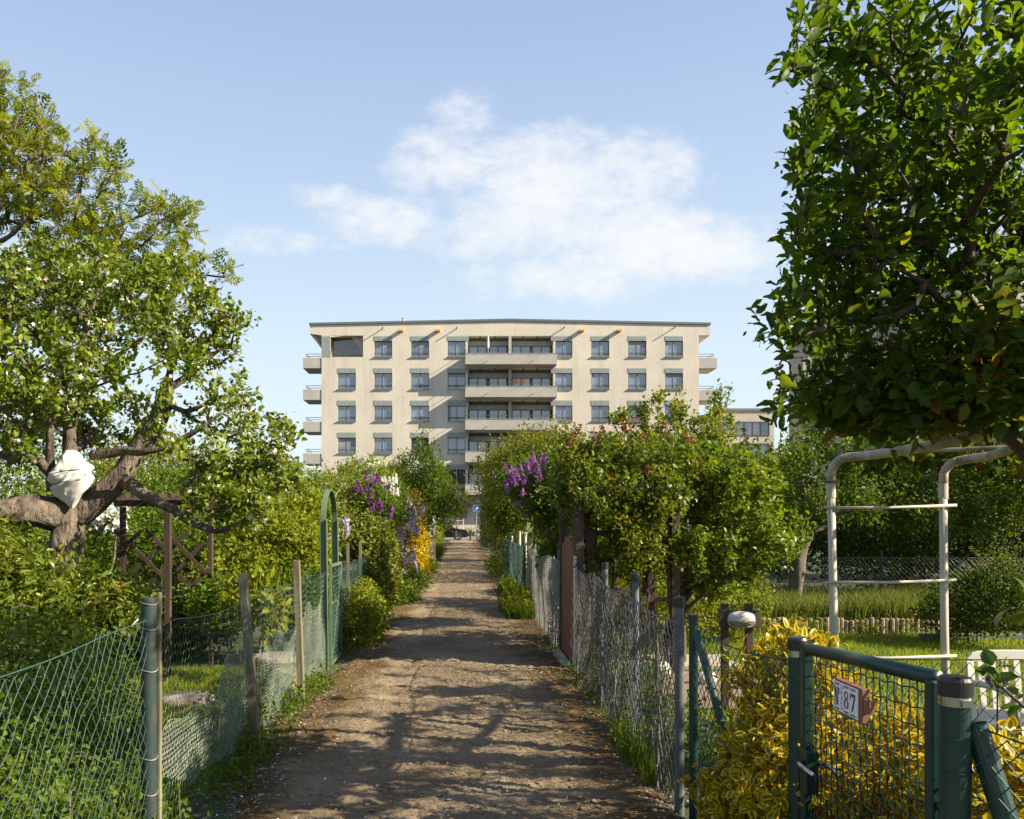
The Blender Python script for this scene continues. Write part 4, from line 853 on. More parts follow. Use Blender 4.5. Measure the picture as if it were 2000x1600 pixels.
hd=MB(); Vh=[tuple(A(*c)+(A(*v_)-A(*c))*A(1.05,1.1,1.07)) for v_ in V]; hd.add(Vh,[f_ for f_ in Fq if np.mean([V[q_][2] for q_ in f_])>c[2]-.012]); hd.build('lamp_hood',mat('white_lamp_hood',(.48,.46,.41),(.40,.38,.33),.4),o,smooth=True)
mb=MB(); mb.tube([(c[0]+(a_+.004)*math.copysign(abs(math.cos(a))**.62,math.cos(a)),c[1]-.03,c[2]-.004+.066*math.copysign(abs(math.sin(a))**.8,math.sin(a))) for a in np.linspace(math.pi,2*math.pi,20)],.005,6)
mb.tube([(c[0]-a_,c[1]-.06,c[2]-.008),(c[0],c[1]-.103,c[2]-.010),(c[0]+a_,c[1]-.06,c[2]-.008)],.0035,6)
for dx in (-.035,0,.035): mb.tube([(c[0]+dx,c[1]-.10,c[2]-.008),(c[0]+dx,c[1]-.075,c[2]-.045),(c[0]+dx*1.1,c[1]-.03,c[2]-.068)],.003,5)
mb.build('wire_guard',M['pvc'],o)
# chair
dc=5.3; kx=dc/F; o=thing('garden_chair','white plastic garden chair with slatted back on the lawn','chair',(P(1960,0,dc)[0],dc,0))
x0,x1=P(1888,0,dc)[0],P(2060,0,dc)[0]; zt_=P(0,1270,dc)[2]; xm=(x0+x1)/2; hwd=(x1-x0)/2
mb=MB()
out=[]; 
for t in np.linspace(-1,1,17): out.append((xm+hwd*t,zt_-.02*abs(t)**3-.035*max(0,abs(t)-.85)/.15))
inn=[(xm+(hwd-.045)*t,zt_-.062-.01*abs(t)**3) for t in np.linspace(1,-1,17)]
mb.prism(out+inn,(0,dc+.0,0),(1,0,0),(0,0,1),(0,1,0),.022); 
for s_ in (-1,1): mb.beam((xm+s_*(hwd-.023),dc+.011,zt_-.07),(xm+s_*(hwd-.01),dc-.05,.42),.045,.022,(0,1,0))
mb.beam((x0+.04,dc-.04,.45),(x1-.04,dc-.04,.45),.03,.06,(0,0,1)); bk=mb.build('backrest',M['white'],o,bevel=.004)
mb=MB()
for t in np.linspace(-.68,.68,6): mb.beam((xm+hwd*t,dc+.008,zt_-.064),(xm+hwd*t,dc-.035,.47),.035,.012,(0,1,0))
mb.build('slat_panel',M['white'],bk)
MB().box((x0+.02,dc-.5,.40),(x1-.02,dc-.03,.43)).build('seat',M['white'],o,bevel=.01)
for x,y in ((x0+.05,dc-.06),(x1-.05,dc-.06),(x0+.05,dc-.47),(x1-.05,dc-.47)): MB().beam((x,y,.399),(x,y+(.05 if y>dc-.3 else -.04),0),.05,.035).build('leg',M['white'],o)
for x in (x0+.0,x1-.0): MB().tube([(x,dc-.02,.64),(x,dc-.25,.66),(x,dc-.48,.64),(x,dc-.5,.42)],.02,8).build('armrest',M['white'],o,smooth=True)
# paved strip, log edging, timber edge, white stones
o=MB(); o.box((1.35,9.45,-.05),(3.1,10.3,.035)); o=o.build('garden_path',M['paving']); o['kind']='structure'
sheet('bare_soil',1.6,3.6,7.3,9.3,.006,mat('bare_dry_soil',(.17,.115,.075),(.22,.16,.11),.95,sc_=9,bs=30,bst=.6,bd=.02))
o=thing('log_edging','row edging of short pale round logs holding the tall grass bed','edging',(5.2,12.5,0))
for i,x in enumerate(np.arange(2.9,7.3,.075)):
    h=.19+.05*rng.random(); MB().lathe([(0,0),(.036,0),(.036,h-.012),(.026,h),(0,h)],(x,12.5+.03*math.sin(x*2)+.012*rng.normal(),0),9).build('log',M['logwood'],o)
tag(MB().box((6.3,11.75,0),(9.5,11.82,.09)).build('timber_edge',M['greypost'],bevel=.01),'long grey timber lying along the shaded edge of the lawn','plank')
def rock(name,label,cat,c,r,m,seed,n=14):
    rg=np.random.default_rng(seed); V=[];k=14
    for j in range(9):
        th=math.pi*j/8
        for i in range(k):
            ph=2*math.pi*i/k; d=A(math.sin(th)*math.cos(ph),math.sin(th)*math.sin(ph),math.cos(th)); s_=1+.35*(fbm(d[0]*1.7+seed*3,d[1]*1.7+d[2]*2.3,3)-.5); V.append(A(*c)+d*A(*r)*s_)
    Fq=[(j*k+i,j*k+(i+1)%k,(j+1)*k+(i+1)%k,(j+1)*k+i) for j in range(8) for i in range(k)]
    return tag(MB().add(V,Fq).build(name,m,smooth=True),label,cat)
rock('garden_stone','white garden stone lying on bare soil behind the grey net fence','stone',P(1290,1262,9.0)*A(1,1,0)+A(0,0,.08),(.11,.09,.10),M['white'],2)
rock('garden_stone','flat white garden stone beside the board lamp posts','stone',P(1378,1262,8.6)*A(1,1,0)+A(0,0,.06),(.12,.09,.07),M['white'],5)
# back fence of that garden
o=thing('back_fence','low pale chain link fence behind the tall grass bed under the dark trees','fence',(7,15.5,0))
L,pf=strip((3.6,15.5),(11,15.5),.02,14); mb=MB(); net(mb,pf,L,lambda u:.02,lambda u:.98,.042,.045,.0025); wire(mb,pf,L,lambda u:.98,.005,20); mb.build('wire_mesh',M['zinc'],o)
for x in (4.95,7.6,10.2): MB().lathe([(0,-.1),(.028,-.1),(.028,1.12),(0,1.13)],(x,15.53,0),10).build('post',M['greenpaint'],o)

# ================================================================ left-hand garden things
dtz=9.6; o=thing('trellis_pergola','brown wooden trellis pergola with crossed lattice slats below the gnarled apple tree','pergola',(P(330,0,dtz)[0],dtz,0))
tx=[P(p,0,dtz)[0] for p in (240,328,412)]; ztp=P(0,990,dtz)[2]
for x,w_ in zip(tx,(.055,.06,.04)): MB().box((x-w_/2,dtz-.03,-.1),(x+w_/2,dtz+.03,ztp)).build('post',M['brownwood'],o,bevel=.003)
MB().box((P(328,0,8.7)[0]-.03,8.67,-.1),(P(328,0,8.7)[0]+.03,8.73,ztp-.03)).build('post',M['brownwood'],o,bevel=.003)
mb=MB(); mb.box((P(225,0,dtz)[0],dtz-.035,ztp+.003),(P(355,0,dtz)[0],dtz-.005,ztp+.075)); mb.box((P(345,0,dtz)[0],dtz-.003,ztp-.03),(P(440,0,dtz)[0],dtz+.027,ztp+.045)); mb.build('top_beam',M['brownwood'],o,bevel=.003)
mb=MB()
for x in np.linspace(tx[0],tx[2],9): mb.box((x-.02,8.6,ztp+.0755),(x+.02,dtz+.3,ztp+.12))
mb.build('top_slats',M['brownwood'],o)
mb=MB()
for a,b_,c_ in ((225,1036,-1),(318,1182,1)): pass
lat=[((224,1036),(322,1130)),((276,1036),(228,1085)),((286,1036),(338,1086)),((338,1042),(236,1140)),((232,1110),(282,1160)),((336,1095),(284,1155)),((335,1052),(408,1125)),((368,1038),(325,1082)),((398,1060),(345,1115)),((348,1122),(410,1180)),((408,1110),(372,1148)),((410,1162),(374,1195))]
for i,(a,b_) in enumerate(lat): dd=dtz-.04-.016*((b_[0]>a[0]))-.0006*i; mb.beam(P(*a,dd),P(*b_,dd),.042,.014,(0,1,0))
mb.build('lattice',M['brownwood'],o)
# low round stone table and boulder
q=P(548,1283,8.3); o=thing('stone_table','low round pinkish stone table behind the chicken wire','table',(-1.82,8.4,0))
zt_=q[2]; MB().lathe([(0,zt_-.05),(.25,zt_-.05),(.26,zt_-.035),(.26,zt_-.01),(.25,zt_),(0,zt_)],(-1.83,8.4,0),32).build('table_top',M['stone'],o)
MB().lathe([(.14,-.05),(.12,.06),(.11,zt_-.051)],(-1.83,8.4,0),16).build('pedestal',M['brick'],o)
tag(MB().box((-1.78,7.82,-.05),(-1.56,8.25,.25)).build('stone_block',M['brick'],bevel=.03),'squat brown stone block tucked behind the chicken wire next to the low round table','stone block')
rock('flat_rock','flat reddish rock lying in the shaded lawn behind the chicken wire','rock',(-2.45,7.6,.04),(.3,.18,.08),M['stone'],9)

# ================================================================ street things
YC=75.2; o=thing('parked_car','black car parked across the far end of the path seen from its side','car',(-2,YC,0))
M['carpaint']=mat('black_car_paint',(.006,.007,.011),(.006,.007,.011),.12); M['carpaint'].node_tree.nodes['Principled BSDF'].inputs['Coat Weight'].default_value=.6
M['tyre']=mat('tyre_rubber',(.018,.018,.018),(.025,.025,.025),.8); M['rim']=mat('alloy_rim',(.3,.3,.31),(.25,.25,.26),.3,metal=.8); M['carglass']=mat('car_glass',(.03,.04,.05),(.03,.04,.05),.05); M['headlamp']=mat('lamp_glass',(.6,.62,.65),(.6,.62,.65),.1)
fx=.42; prof=[(fx,.42),(fx+.02,.62),(fx-.06,.86),(fx-.35,.98),(fx-1.15,1.10),(fx-1.95,1.60),(fx-2.3,1.66),(fx-3.6,1.64),(fx-4.15,1.15),(fx-4.55,1.05),(fx-4.62,.5),(fx-4.5,.32),(fx-.2,.30)]
wc=[(fx-.92,.35),(fx-3.72,.35)]
mb=MB(); n=len(prof); V=[]
for yy,ins in ((YC-.92,.0),(YC-.88,-.03),(YC+.88,-.03),(YC+.92,0)):
    for x,z in prof: V.append((x,yy+(0 if z<1.1 else (.16*(z-1.1)/.5 if yy<YC else -.16*(z-1.1)/.5)),z))
Fq=[(r_*n+i,r_*n+(i+1)%n,(r_+1)*n+(i+1)%n,(r_+1)*n+i) for r_ in range(3) for i in range(n)]
mb.add(V,Fq); mb.Fs.append((np.array([list(range(n))[::-1]]),np.zeros(1),0)); mb.Fs.append((np.array([list(range(n))])+3*n,np.zeros(1),0))
body=mb.build('body',M['carpaint'],o,bevel=.05)
for xx,zz in wc:
    for yy,s_ in ((YC-.93,1),(YC+.93,-1)):
        t_=MB().lathe([(.20,-.02),(.33,-.02),(.355,.03),(.355,.17),(.33,.2),(.2,.2)],(xx,yy+(0 if s_>0 else .0),zz),24,axis='y') if s_>0 else MB().lathe([(.20,.02),(.33,.02),(.355,-.03),(.355,-.17),(.33,-.2),(.2,-.2)],(xx,yy,zz),24,axis='y')
        wo=t_.build('wheel',M['tyre'],o); mb=MB()
        for a in np.arange(5)*2*math.pi/5: mb.beam((xx+.05*math.cos(a),yy-.03*s_,zz+.05*math.sin(a)),(xx+.22*math.cos(a),yy-.025*s_,zz+.22*math.sin(a)),.07,.03,(0,1,0))
        mb.lathe([(.20,.0),(.235,.0),(.235,.03),(.2,.03)],(xx,yy+.01,zz),20,axis='y'); mb.build('rim',M['rim'],wo)
for s_ in (-1,1):
    y_=YC+s_*.925
    arch=MB(); arch.prism([(wc[0][0]+.40*math.cos(a),wc[0][1]+.40*math.sin(a)) for a in np.linspace(0,math.pi,16)]+[(wc[0][0]-.45,.35),(wc[0][0]+.45*math.cos(math.pi),.35)]+[(wc[0][0]+.45*math.cos(a),wc[0][1]+.45*math.sin(a)) for a in np.linspace(math.pi,0,16)],(0,y_-.012,0),(1,0,0),(0,0,1),(0,1,0),.024); arch.build('wheel_arch',M['tyre'],o)
    wn=MB(); yy=YC+s_*.905
    for pg in ([(fx-1.35,1.14),(fx-2.0,1.52),(fx-2.55,1.56),(fx-2.55,1.12)],[(fx-2.62,1.12),(fx-2.62,1.56),(fx-3.5,1.52),(fx-3.95,1.14)]):
        V=[(x,YC+s_*(.924-.32*(z-1.1)),z) for x,z in pg]; wn.add(V,[(0,1,2,3)])
    wn.build('side_window',M['carglass'],o)
    MB().box((fx-.30,YC+s_*.80-.1,.74),(fx-.015,YC+s_*.80+.1,.87)).build('headlight',M['headlamp'],o,bevel=.03)
    MB().box((fx-1.62,YC+s_*1.0-.09,1.12),(fx-1.50,YC+s_*1.0+.06,1.25)).build('mirror',M['carpaint'],o,bevel=.03)
wn=MB(); wn.add([(fx-1.2,YC-.75,1.125),(fx-1.2,YC+.75,1.125),(fx-1.93,YC+.64,1.595),(fx-1.93,YC-.64,1.595)],[(0,1,2,3)]); wn.build('windscreen',M['carglass'],o)
M['bollard']=mat('dark_bollard',(.02,.022,.03),(.03,.03,.04),.4)
def bollard(label,px,y,h,r,m): 
    x=P(px,0,y)[0]; b_=thing('bollard',label,'bollard',(x,y,0)); MB().lathe([(r,-.05),(r,h-.12),(r*.8,h-.115),(r*.8,h-.09),(r,h-.085),(r,h-.02),(0,h)],(x,y,0),14).build('shaft',M[m],b_); MB().lathe([(r+.02,0),(r+.02,.04),(r,.05)],(x,y,0),14).build('base_ring',M[m],b_)
bollard('dark steel bollard just past the nose of the black car',918.6,73.0,1.0,.07,'bollard')
bollard('thin dark bollard in front of the grey kerb near the hedge end',931.5,73.1,1.05,.03,'bollard')
bollard('short pale topped bollard standing in front of the front wheel of the car',890.5,72.9,.92,.035,'greypost')
# round blue sign
M['signblue']=mat('sign_blue',(.02,.09,.42),(.02,.09,.42),.4); M['signwhite']=mat('sign_white',(.8,.8,.8),(.8,.8,.8),.4)
q=P(930,994,76.2); o=thing('traffic_sign','round blue traffic sign with a white bent arrow on a thin grey pole','sign',(q[0],76.2,0))
MB().lathe([(0,0),(.30,0),(.30,-.02),(0,-.02)],(q[0],76.2,q[2]),32,axis='y').build('sign_disc',M['signblue'],o)
mb=MB(); pg=[(-.05,-.2),(.02,-.2),(.02,-.0),(.04,.05),(.09,.07),(.09,.0),(.22,.1),(.09,.2),(.09,.135),(.02,.12),(-.04,.06),(-.05,.0)]; mb.prism(pg,(q[0]+.0,76.17,q[2]),(1,0,0),(0,0,1),(0,1,0),.006); mb.build('arrow',M['signwhite'],o)
mb=MB(); a=np.linspace(0,2*math.pi,33); mb.tube([(q[0]+.295*math.cos(t),76.175,q[2]+.295*math.sin(t)) for t in a],.008,4,cap=False); mb.build('rim',M['signwhite'],o)
MB().lathe([(.03,0),(.03,q[2]+.3),(0,q[2]+.3)],(q[0]+.03,76.25,0),10).build('pole',M['sill'],o)
# ================================================================ leaf materials (each leaf takes its own tone)
LM={}
LM['apple']=leafmat('apple_leaf',[(0,(.06,.11,.018)),(.45,(.115,.18,.03)),(.8,(.16,.22,.045)),(1,(.215,.26,.07))],.35,.42)
LM['ash']=leafmat('ash_leaf',[(0,(.08,.13,.014)),(.5,(.145,.20,.022)),(.85,(.20,.23,.025)),(1,(.23,.24,.035))],.4,.5)
LM['bigleaf']=leafmat('broad_leaf',[(0,(.026,.062,.016)),(.5,(.045,.095,.022)),(.85,(.075,.13,.028)),(1,(.12,.155,.03))],.5,.45,(2.2,2.0,.35))
LM['climber']=leafmat('climber_leaf',[(0,(.035,.08,.025)),(.55,(.055,.11,.028)),(.8,(.12,.12,.03)),(.95,(.15,.10,.03)),(1,(.24,.07,.03))],.4,.35,(1.6,1.5,.6))
LM['rose']=leafmat('rose_leaf',[(0,(.04,.08,.014)),(.5,(.085,.14,.02)),(.8,(.14,.18,.025)),(.95,(.17,.13,.03)),(1,(.22,.08,.03))],.4,.38,(1.6,1.5,.5),.3)
LM['roseshoot']=leafmat('rose_shoot_leaf',[(0,(.12,.05,.025)),(.6,(.19,.07,.03)),(1,(.15,.12,.03))],.4,.4,(1.4,1.2,.8))
LM['plum']=leafmat('plum_leaf',[(0,(.07,.12,.012)),(.5,(.13,.185,.018)),(.85,(.19,.23,.025)),(1,(.25,.26,.05))],.45,.4)
LM['cherry']=leafmat('cherry_leaf',[(0,(.055,.11,.012)),(.5,(.105,.175,.02)),(.85,(.155,.215,.025)),(1,(.19,.2,.04))],.45,.4,(1.4,1.3,.5),.3)
LM['spring2']=leafmat('mixed_spring_leaf',[(0,(.06,.095,.014)),(.5,(.12,.16,.025)),(.85,(.18,.2,.04)),(1,(.22,.14,.06))],.42)
LM['dark']=leafmat('dark_leaf',[(0,(.02,.045,.008)),(.5,(.042,.08,.013)),(1,(.10,.145,.022))],.35,.5)
LM['mid']=leafmat('green_leaf',[(0,(.045,.09,.014)),(.5,(.075,.135,.02)),(1,(.125,.18,.03))],.4,.45)
LM['light']=leafmat('spring_leaf',[(0,(.08,.13,.015)),(.5,(.14,.19,.022)),(1,(.22,.25,.04))],.42,.45)
LM['olive']=leafmat('brownish_leaf',[(0,(.08,.085,.02)),(.5,(.13,.115,.03)),(.8,(.17,.13,.04)),(1,(.2,.1,.04))],.4,.5)
LM['gold']=leafmat('variegated_leaf',[(0,(.075,.115,.012)),(.12,(.18,.18,.015)),(.16,(.43,.305,.010)),(.6,(.57,.42,.013)),(1,(.66,.53,.06))],.38,.35,(1.3,1.05,.5),gain=(1,1,1))
LM['ivy']=leafmat('ivy_leaf',[(0,(.06,.095,.02)),(.5,(.11,.15,.03)),(1,(.22,.24,.07))],.3,.35)
LM['grass']=leafmat('grass_blade',[(0,(.04,.085,.014)),(.5,(.075,.135,.02)),(1,(.14,.18,.05))],.4,.5)
LM['lawn']=leafmat('lawn_blade',[(0,(.10,.17,.02)),(.5,(.17,.25,.03)),(1,(.25,.30,.06))],.5)
LM['tallgrass']=leafmat('tall_grass_blade',[(0,(.05,.09,.025)),(.5,(.085,.135,.04)),(.8,(.14,.17,.08)),(1,(.26,.26,.16))],.4,.5)
LM['forsythia']=leafmat('yellow_blossom',[(0,(.42,.30,.01)),(.7,(.60,.46,.012)),(1,(.55,.5,.05))],.3,.6,(1.2,1,.5),gain=(1,1,1))
LM['appleblossom']=leafmat('apple_blossom',[(0,(.72,.66,.62)),(.7,(.78,.72,.68)),(1,(.72,.40,.42))],.35,.6,(1,1,1),gain=(1,1,1))
LM['lilac']=leafmat('lilac_floret',[(0,(.20,.065,.24)),(.5,(.31,.12,.33)),(1,(.50,.28,.46))],.3,.6,(1,.9,1.1),gain=(1,1,1))
LM['purple']=leafmat('purple_floret',[(0,(.18,.05,.21)),(.6,(.27,.09,.28)),(1,(.38,.18,.36))],.3,.6,(1,.9,1.1),gain=(1,1,1))
LM['whitefl']=leafmat('white_floret',[(0,(.7,.68,.58)),(1,(.8,.79,.74))],.3,.6,(1,1,1),gain=(1,1,1))
LM['cream']=leafmat('cream_floret',[(0,(.42,.47,.20)),(1,(.62,.63,.38))],.3,.6,(1,1,.8),gain=(1,1,1))
LM['wist']=leafmat('wisteria_floret',[(0,(.46,.37,.58)),(.6,(.60,.52,.70)),(1,(.75,.70,.78))],.35,.6,(1,1,1.1),gain=(1,1,1))
LM['yew']=leafmat('hedge_leaf',[(0,(.028,.05,.01)),(.6,(.055,.085,.015)),(1,(.10,.12,.025))],.3,.5)

def treething(name,label,limbs,tips,step,rt,pw,seed,bark,leafs,flowers=None,base=None,cat='tree',crownname='crown',trunkname='trunk',**kw):
    rng=np.random.default_rng(seed); mb,tw,tp=grow(limbs,tips,step,rt,pw,rng,**kw)
    b=A(*limbs[0][0][0]); b=A(b[0],b[1],0) if base is None else base
    o=thing(name,label,cat,b); mb.build(trunkname,M[bark],o,smooth=True)
    lm_,n,size,tpl,lk=leafs; m=MB(); twigleaves(m,tw,n,size,tpl,rng,**lk); m.build(crownname,LM[lm_],o,attr=True,smooth=(tpl is not SIMPLE))
    if flowers:
        lm_,n,size,tpl,sp_=flowers; m=MB(); twigleaves(m,tw,n,size,tpl,rng,spread=sp_,along=0,rand=1,up=.4,nup=.3); m.build('blossom',LM[lm_],o,attr=True)
    return o,tp,rng

# ---------------------------------------------------------------- 1 gnarled apple tree on the left
D=7.5
def L3(*pts): return [P(x,y,D+dz) for x,y,dz in pts]
limbs=[(L3((128,1330,0),(126,1180,0),(133,1090,0),(140,1010,.05)),.185,.145),
 (L3((140,1010,.05),(110,985,-.1),(60,1012,-.25),(0,1022,-.4),(-70,985,-.5),(-140,900,-.5)),.155,.08),
 (L3((140,1010,.05),(198,975,.1),(238,940,.15),(262,895,.2),(290,850,.2),(330,760,.3),(350,690,.3)),.125,.05),
 (L3((140,1005,.05),(142,930,0),(136,830,-.05),(138,790,0),(162,725,0),(176,640,.1),(172,560,.1),(205,520,.1)),.08,.03),
 (L3((238,940,.15),(262,942,0),(275,972,-.1),(302,995,-.15),(350,1002,-.2),(395,1018,-.25),(412,985,-.25),(416,940,-.2),(430,880,-.2)),.065,.02),
 (L3((345,1002,-.2),(375,1040,-.25),(412,1055,-.25),(440,1035,-.2),(490,1000,-.2),(540,985,-.1)),.042,.014),
 (L3((138,800,0),(165,765,-.1),(200,705,-.2),(240,690,-.3),(290,650,-.4)),.045,.02),
 (L3((100,960,-.1),(95,800,-.2),(62,750,-.3),(55,690,-.3),(8,665,-.4),(-60,620,-.5)),.045,.018),
 (L3((180,890,0),(238,872,-.1),(298,884,-.2),(328,868,-.2),(400,830,-.3),(470,790,-.2)),.045,.018),
 (L3((290,850,.2),(330,720,.6),(345,640,.7),(420,560,.8)),.04,.016),
 (L3((330,760,.3),(400,700,.5),(470,660,.5)),.035,.015),
 (L3((-70,985,-.5),(-40,800,.6),(40,600,.9),(60,520,1.0)),.05,.02)]
blobs=[B(150,590,7.6,170,110,1.0),B(60,560,7.7,130,90,1.0),B(300,600,7.8,120,80,.9),B(420,640,7.7,75,70,.7),B(60,720,7.0,140,110,1.0),B(230,740,6.8,170,100,.8),B(400,740,7.5,110,80,.9),
 B(470,850,7.4,100,70,.8),B(520,960,7.2,90,70,.6),B(430,960,7.1,80,60,.5),B(560,900,7.3,40,60,.4),B(380,860,6.9,120,60,.6),B(500,930,7.3,80,60,.6),B(-120,700,7.3,160,220,1.3),B(60,860,6.8,90,50,.5),B(480,1010,7.2,80,40,.4),B(330,540,8.0,100,40,.7),B(545,870,7.4,40,45,.4),B(130,500,7.8,110,40,.7),B(30,800,8.2,120,90,.6),B(200,830,8.2,120,50,.6)]
tips=inblobs(blobs,720,np.random.default_rng(21),.55)
_c0=P(137,930,7.3); _v=tips-_c0; _s=(_v@sd).clip(0,9); _d=np.linalg.norm(_v-_s[:,None]*sd,axis=1); tips=tips[(_d>.36)|(_s>3.2)]; _q=P(137,930,5.5)-_c0; _q=unit(_q); _s=(_v@_q).clip(0,9); tips=tips[np.linalg.norm(tips-_c0-((tips-_c0)@_q).clip(0,9)[:,None]*_q,axis=1)>.30]
o,tp,rng=treething('apple_tree','old gnarled apple tree in pale blossom with thick crooked limbs','x' and limbs,tips,.16,.0055,.48,22,'oldbark',('apple',27000,.051,OVAL,dict(spread=.04,along=.5,rand=.75,up=.25,clump=.45,tipw=2.5)),('appleblossom',1500,.021,FLOWER,.05),minz=1.3,wig=.13,upb=.25)
# cloth wrapped round the limb
cc=P(137,930,7.36); V=[]; nu,nv=72,60
for j in range(nv):
    t=j/(nv-1); prof=np.interp(t,[0,.08,.2,.38,.5,.6,.72,.86,1],[.045,.075,.10,.15,.155,.135,.10,.055,.006])
    for i in range(nu):
        a=2*math.pi*i/nu; ca,sa=math.cos(a),math.sin(a)
        f=(fbm(ca*1.6+t*4,sa*1.6+t*6,3)-.5)*.5+.10*abs(math.sin(5*a+16*t+3*fbm(ca*2+9,t*5,2)))-.07*math.exp(-((t-.36-.05*ca)/.03)**2)-.07*math.exp(-((t-.56-.06*sa)/.03)**2)
        r_=prof*(1+f)
        V.append((cc[0]+r_*ca*(1.0+.15*(t>.3))+(.02*t),cc[1]+r_*sa*.85,cc[2]+.22-.50*t+.035*ca*math.sin(t*math.pi)+.02*math.sin(3*a+9*t)*math.sin(t*math.pi)))
Fq=[(j*nu+i,j*nu+(i+1)%nu,(j+1)*nu+(i+1)%nu,(j+1)*nu+i) for j in range(nv-1) for i in range(nu)]
o=thing('cloth_wrap','crumpled white cloth tied round an upright limb of the apple tree','cloth',cc)
MB().add(V,Fq).build('cloth',M['cloth'],o,smooth=True)
mb=MB()
for t in (.36,.55): mb.tube([(cc[0]+.163*math.cos(a),cc[1]+.15*math.sin(a),cc[2]+.20-.47*t+.03*math.cos(a)) for a in np.linspace(0,6.3,22)],.004,5)
mb.build('string',M['gwire'],o)
# ---------------------------------------------------------------- 2 tall ash behind it
D=18.0
limbs=[(L3((-160,1250,0),(-140,1000,0),(-120,750,0)),.3,.22),(L3((-120,750,0),(-90,560,0),(-30,480,0),(40,450,-.5),(100,385,-.5),(160,330,-.5)),.12,.02),
 (L3((-110,700,0),(-40,590,.5),(60,540,.5),(160,480,.5),(260,420,.5),(340,400,.5)),.13,.03),(L3((-120,720,0),(-110,480,0),(-50,330,.3),(10,250,.3),(20,180,.3)),.13,.03),(L3((60,540,.5),(150,560,0),(280,530,0),(400,520,0)),.07,.02),(L3((-120,750,0),(-40,680,.8),(120,640,.8),(250,600,.8)),.1,.02)]
blobs=[B(20,215,18,75,75,1.2),B(70,290,18,75,65,1.2),B(180,310,18,75,45,.9),B(25,370,18.3,120,80,1.4),B(130,400,18,110,60,1.2),B(280,430,18,90,50,1.0),B(355,420,18,45,40,.6),B(230,500,18.2,150,60,1.2),B(360,500,18,60,60,.7),B(430,525,18,26,18,.3),B(-120,250,18,150,180,2.2),B(100,560,18.5,150,80,1.2),B(300,580,18.5,100,60,1.0),B(15,150,18,30,30,.4),B(215,345,18,35,25,.4)]
tips=inblobs(blobs,1000,np.random.default_rng(31),.5)
treething('ash_tree','tall feathery ash tree with fresh yellow green leaves rising above the apple tree','tree' and limbs,tips,.45,.008,.46,32,'bark',('ash',4300,.27,PINNATE,dict(spread=.05,along=.7,rand=.7,up=.1,nup=1.0,clump=.6,tipw=5)),minz=4,wig=.1,upb=.12)
# ---------------------------------------------------------------- 3 large leafy tree over the gate, right
def underpipe(t):
    px=VX+F*t[:,0]/t[:,1]; py=HY-F*(t[:,2]-CH)/t[:,1]; return t[(t[:,1]>6.2)|(py<893-.17*(px-1620)-22)|(px>2080)]
T0=A(4.3,4.9,0)
limbs=[([T0,A(4.25,4.85,.9),A(4.15,4.8,1.5)],.16,.13),([A(4.15,4.8,1.5),P(2060,780,4.6),P(1990,720,4.4),P(1900,640,4.2),P(1790,560,4.0),P(1690,470,3.9)],.08,.02),
 ([A(4.15,4.8,1.5),A(3.7,4.7,2.3),P(2000,480,4.4),P(1900,330,4.3),P(1800,210,4.2),P(1690,120,4.1)],.085,.02),([A(4.15,4.8,1.5),A(4.3,4.9,2.6),A(4.2,4.8,3.6),A(3.6,4.6,4.4)],.09,.03),
 ([A(4.15,4.8,1.5),A(4.8,5.3,2.3),A(5.4,6.0,3.1)],.08,.03),([A(4.15,4.8,1.5),A(4.8,4.0,2.4),A(5.0,3.2,3.0)],.08,.03),([P(2000,480,4.4),P(1930,460,4.6),P(1820,440,4.6),P(1720,430,4.4),P(1640,470,4.2)],.04,.012),
 ([P(2060,780,4.6),P(1900,760,4.9),P(1750,700,4.7),P(1620,660,4.5)],.04,.012)]
blobs=[B(1790,110,4.2,190,150,.9),B(1665,110,3.9,60,100,.5),B(1840,320,4.3,220,150,1.0),B(1710,300,3.9,100,150,.6),B(1800,500,4.5,220,120,.9),B(1665,510,4.1,75,90,.5),B(1655,620,4.1,80,70,.4),B(1740,640,4.6,150,90,.7),B(1900,620,4.3,150,140,.7),B(1665,760,4.8,95,70,.5),B(1595,740,4.6,35,45,.3),B(1820,760,4.7,170,70,.6),B(1590,440,4.0,35,50,.25),B(1930,160,3.4,120,200,.5),B(1600,40,3.8,40,50,.3)]
hid=[((4.6,3.6,3.2),(1.0,.9,.9),1.8),((5.6,5.2,3.3),(1.2,1.3,1.1),2.8),((5.6,6.9,3.2),(1.1,1.0,1.0),2.4),((4.3,4.6,4.5),(1.2,1.2,.8),2.4),((6.3,3.6,3.6),(1.0,1.1,1.0),1.8)]
rg=np.random.default_rng(41); tips=np.concatenate([underpipe(inblobs(blobs,760,rg,.5)),inblobs([(A(*c),A(*r),w_) for c,r,w_ in hid],130,rg,.7),np.array([P(x_+rg.uniform(-14,22),y_+rg.uniform(-18,18),d_+rg.normal()*.12) for (x_,y_,d_) in ((1548,128,3.6),(1565,120,3.7),(1592,232,3.6),(1560,252,3.6),(1566,345,3.6),(1580,300,3.8),(1578,420,3.8),(1560,472,3.8),(1540,572,3.8),(1520,592,3.8),(1505,634,3.8),(1500,645,3.9),(1530,700,4.0),(1530,745,4.2),(1540,790,4.4),(1602,62,3.6),(1592,18,3.6),(1548,560,3.9),(1620,180,3.5),(1600,380,3.6),(1640,-10,3.6),(1535,650,3.9)) for _ in range(3)])])
treething('leafy_tree','large dark green broad leaved tree spreading over the wire garden gate','t' and limbs,tips,.17,.0042,.47,42,'darkbark',('bigleaf',17500,.064,FINE,dict(spread=.035,along=.6,rand=.7,up=.05,nup=.7,clump=.4,sv=.38)),minz=1.4,wig=.12,upb=.1)
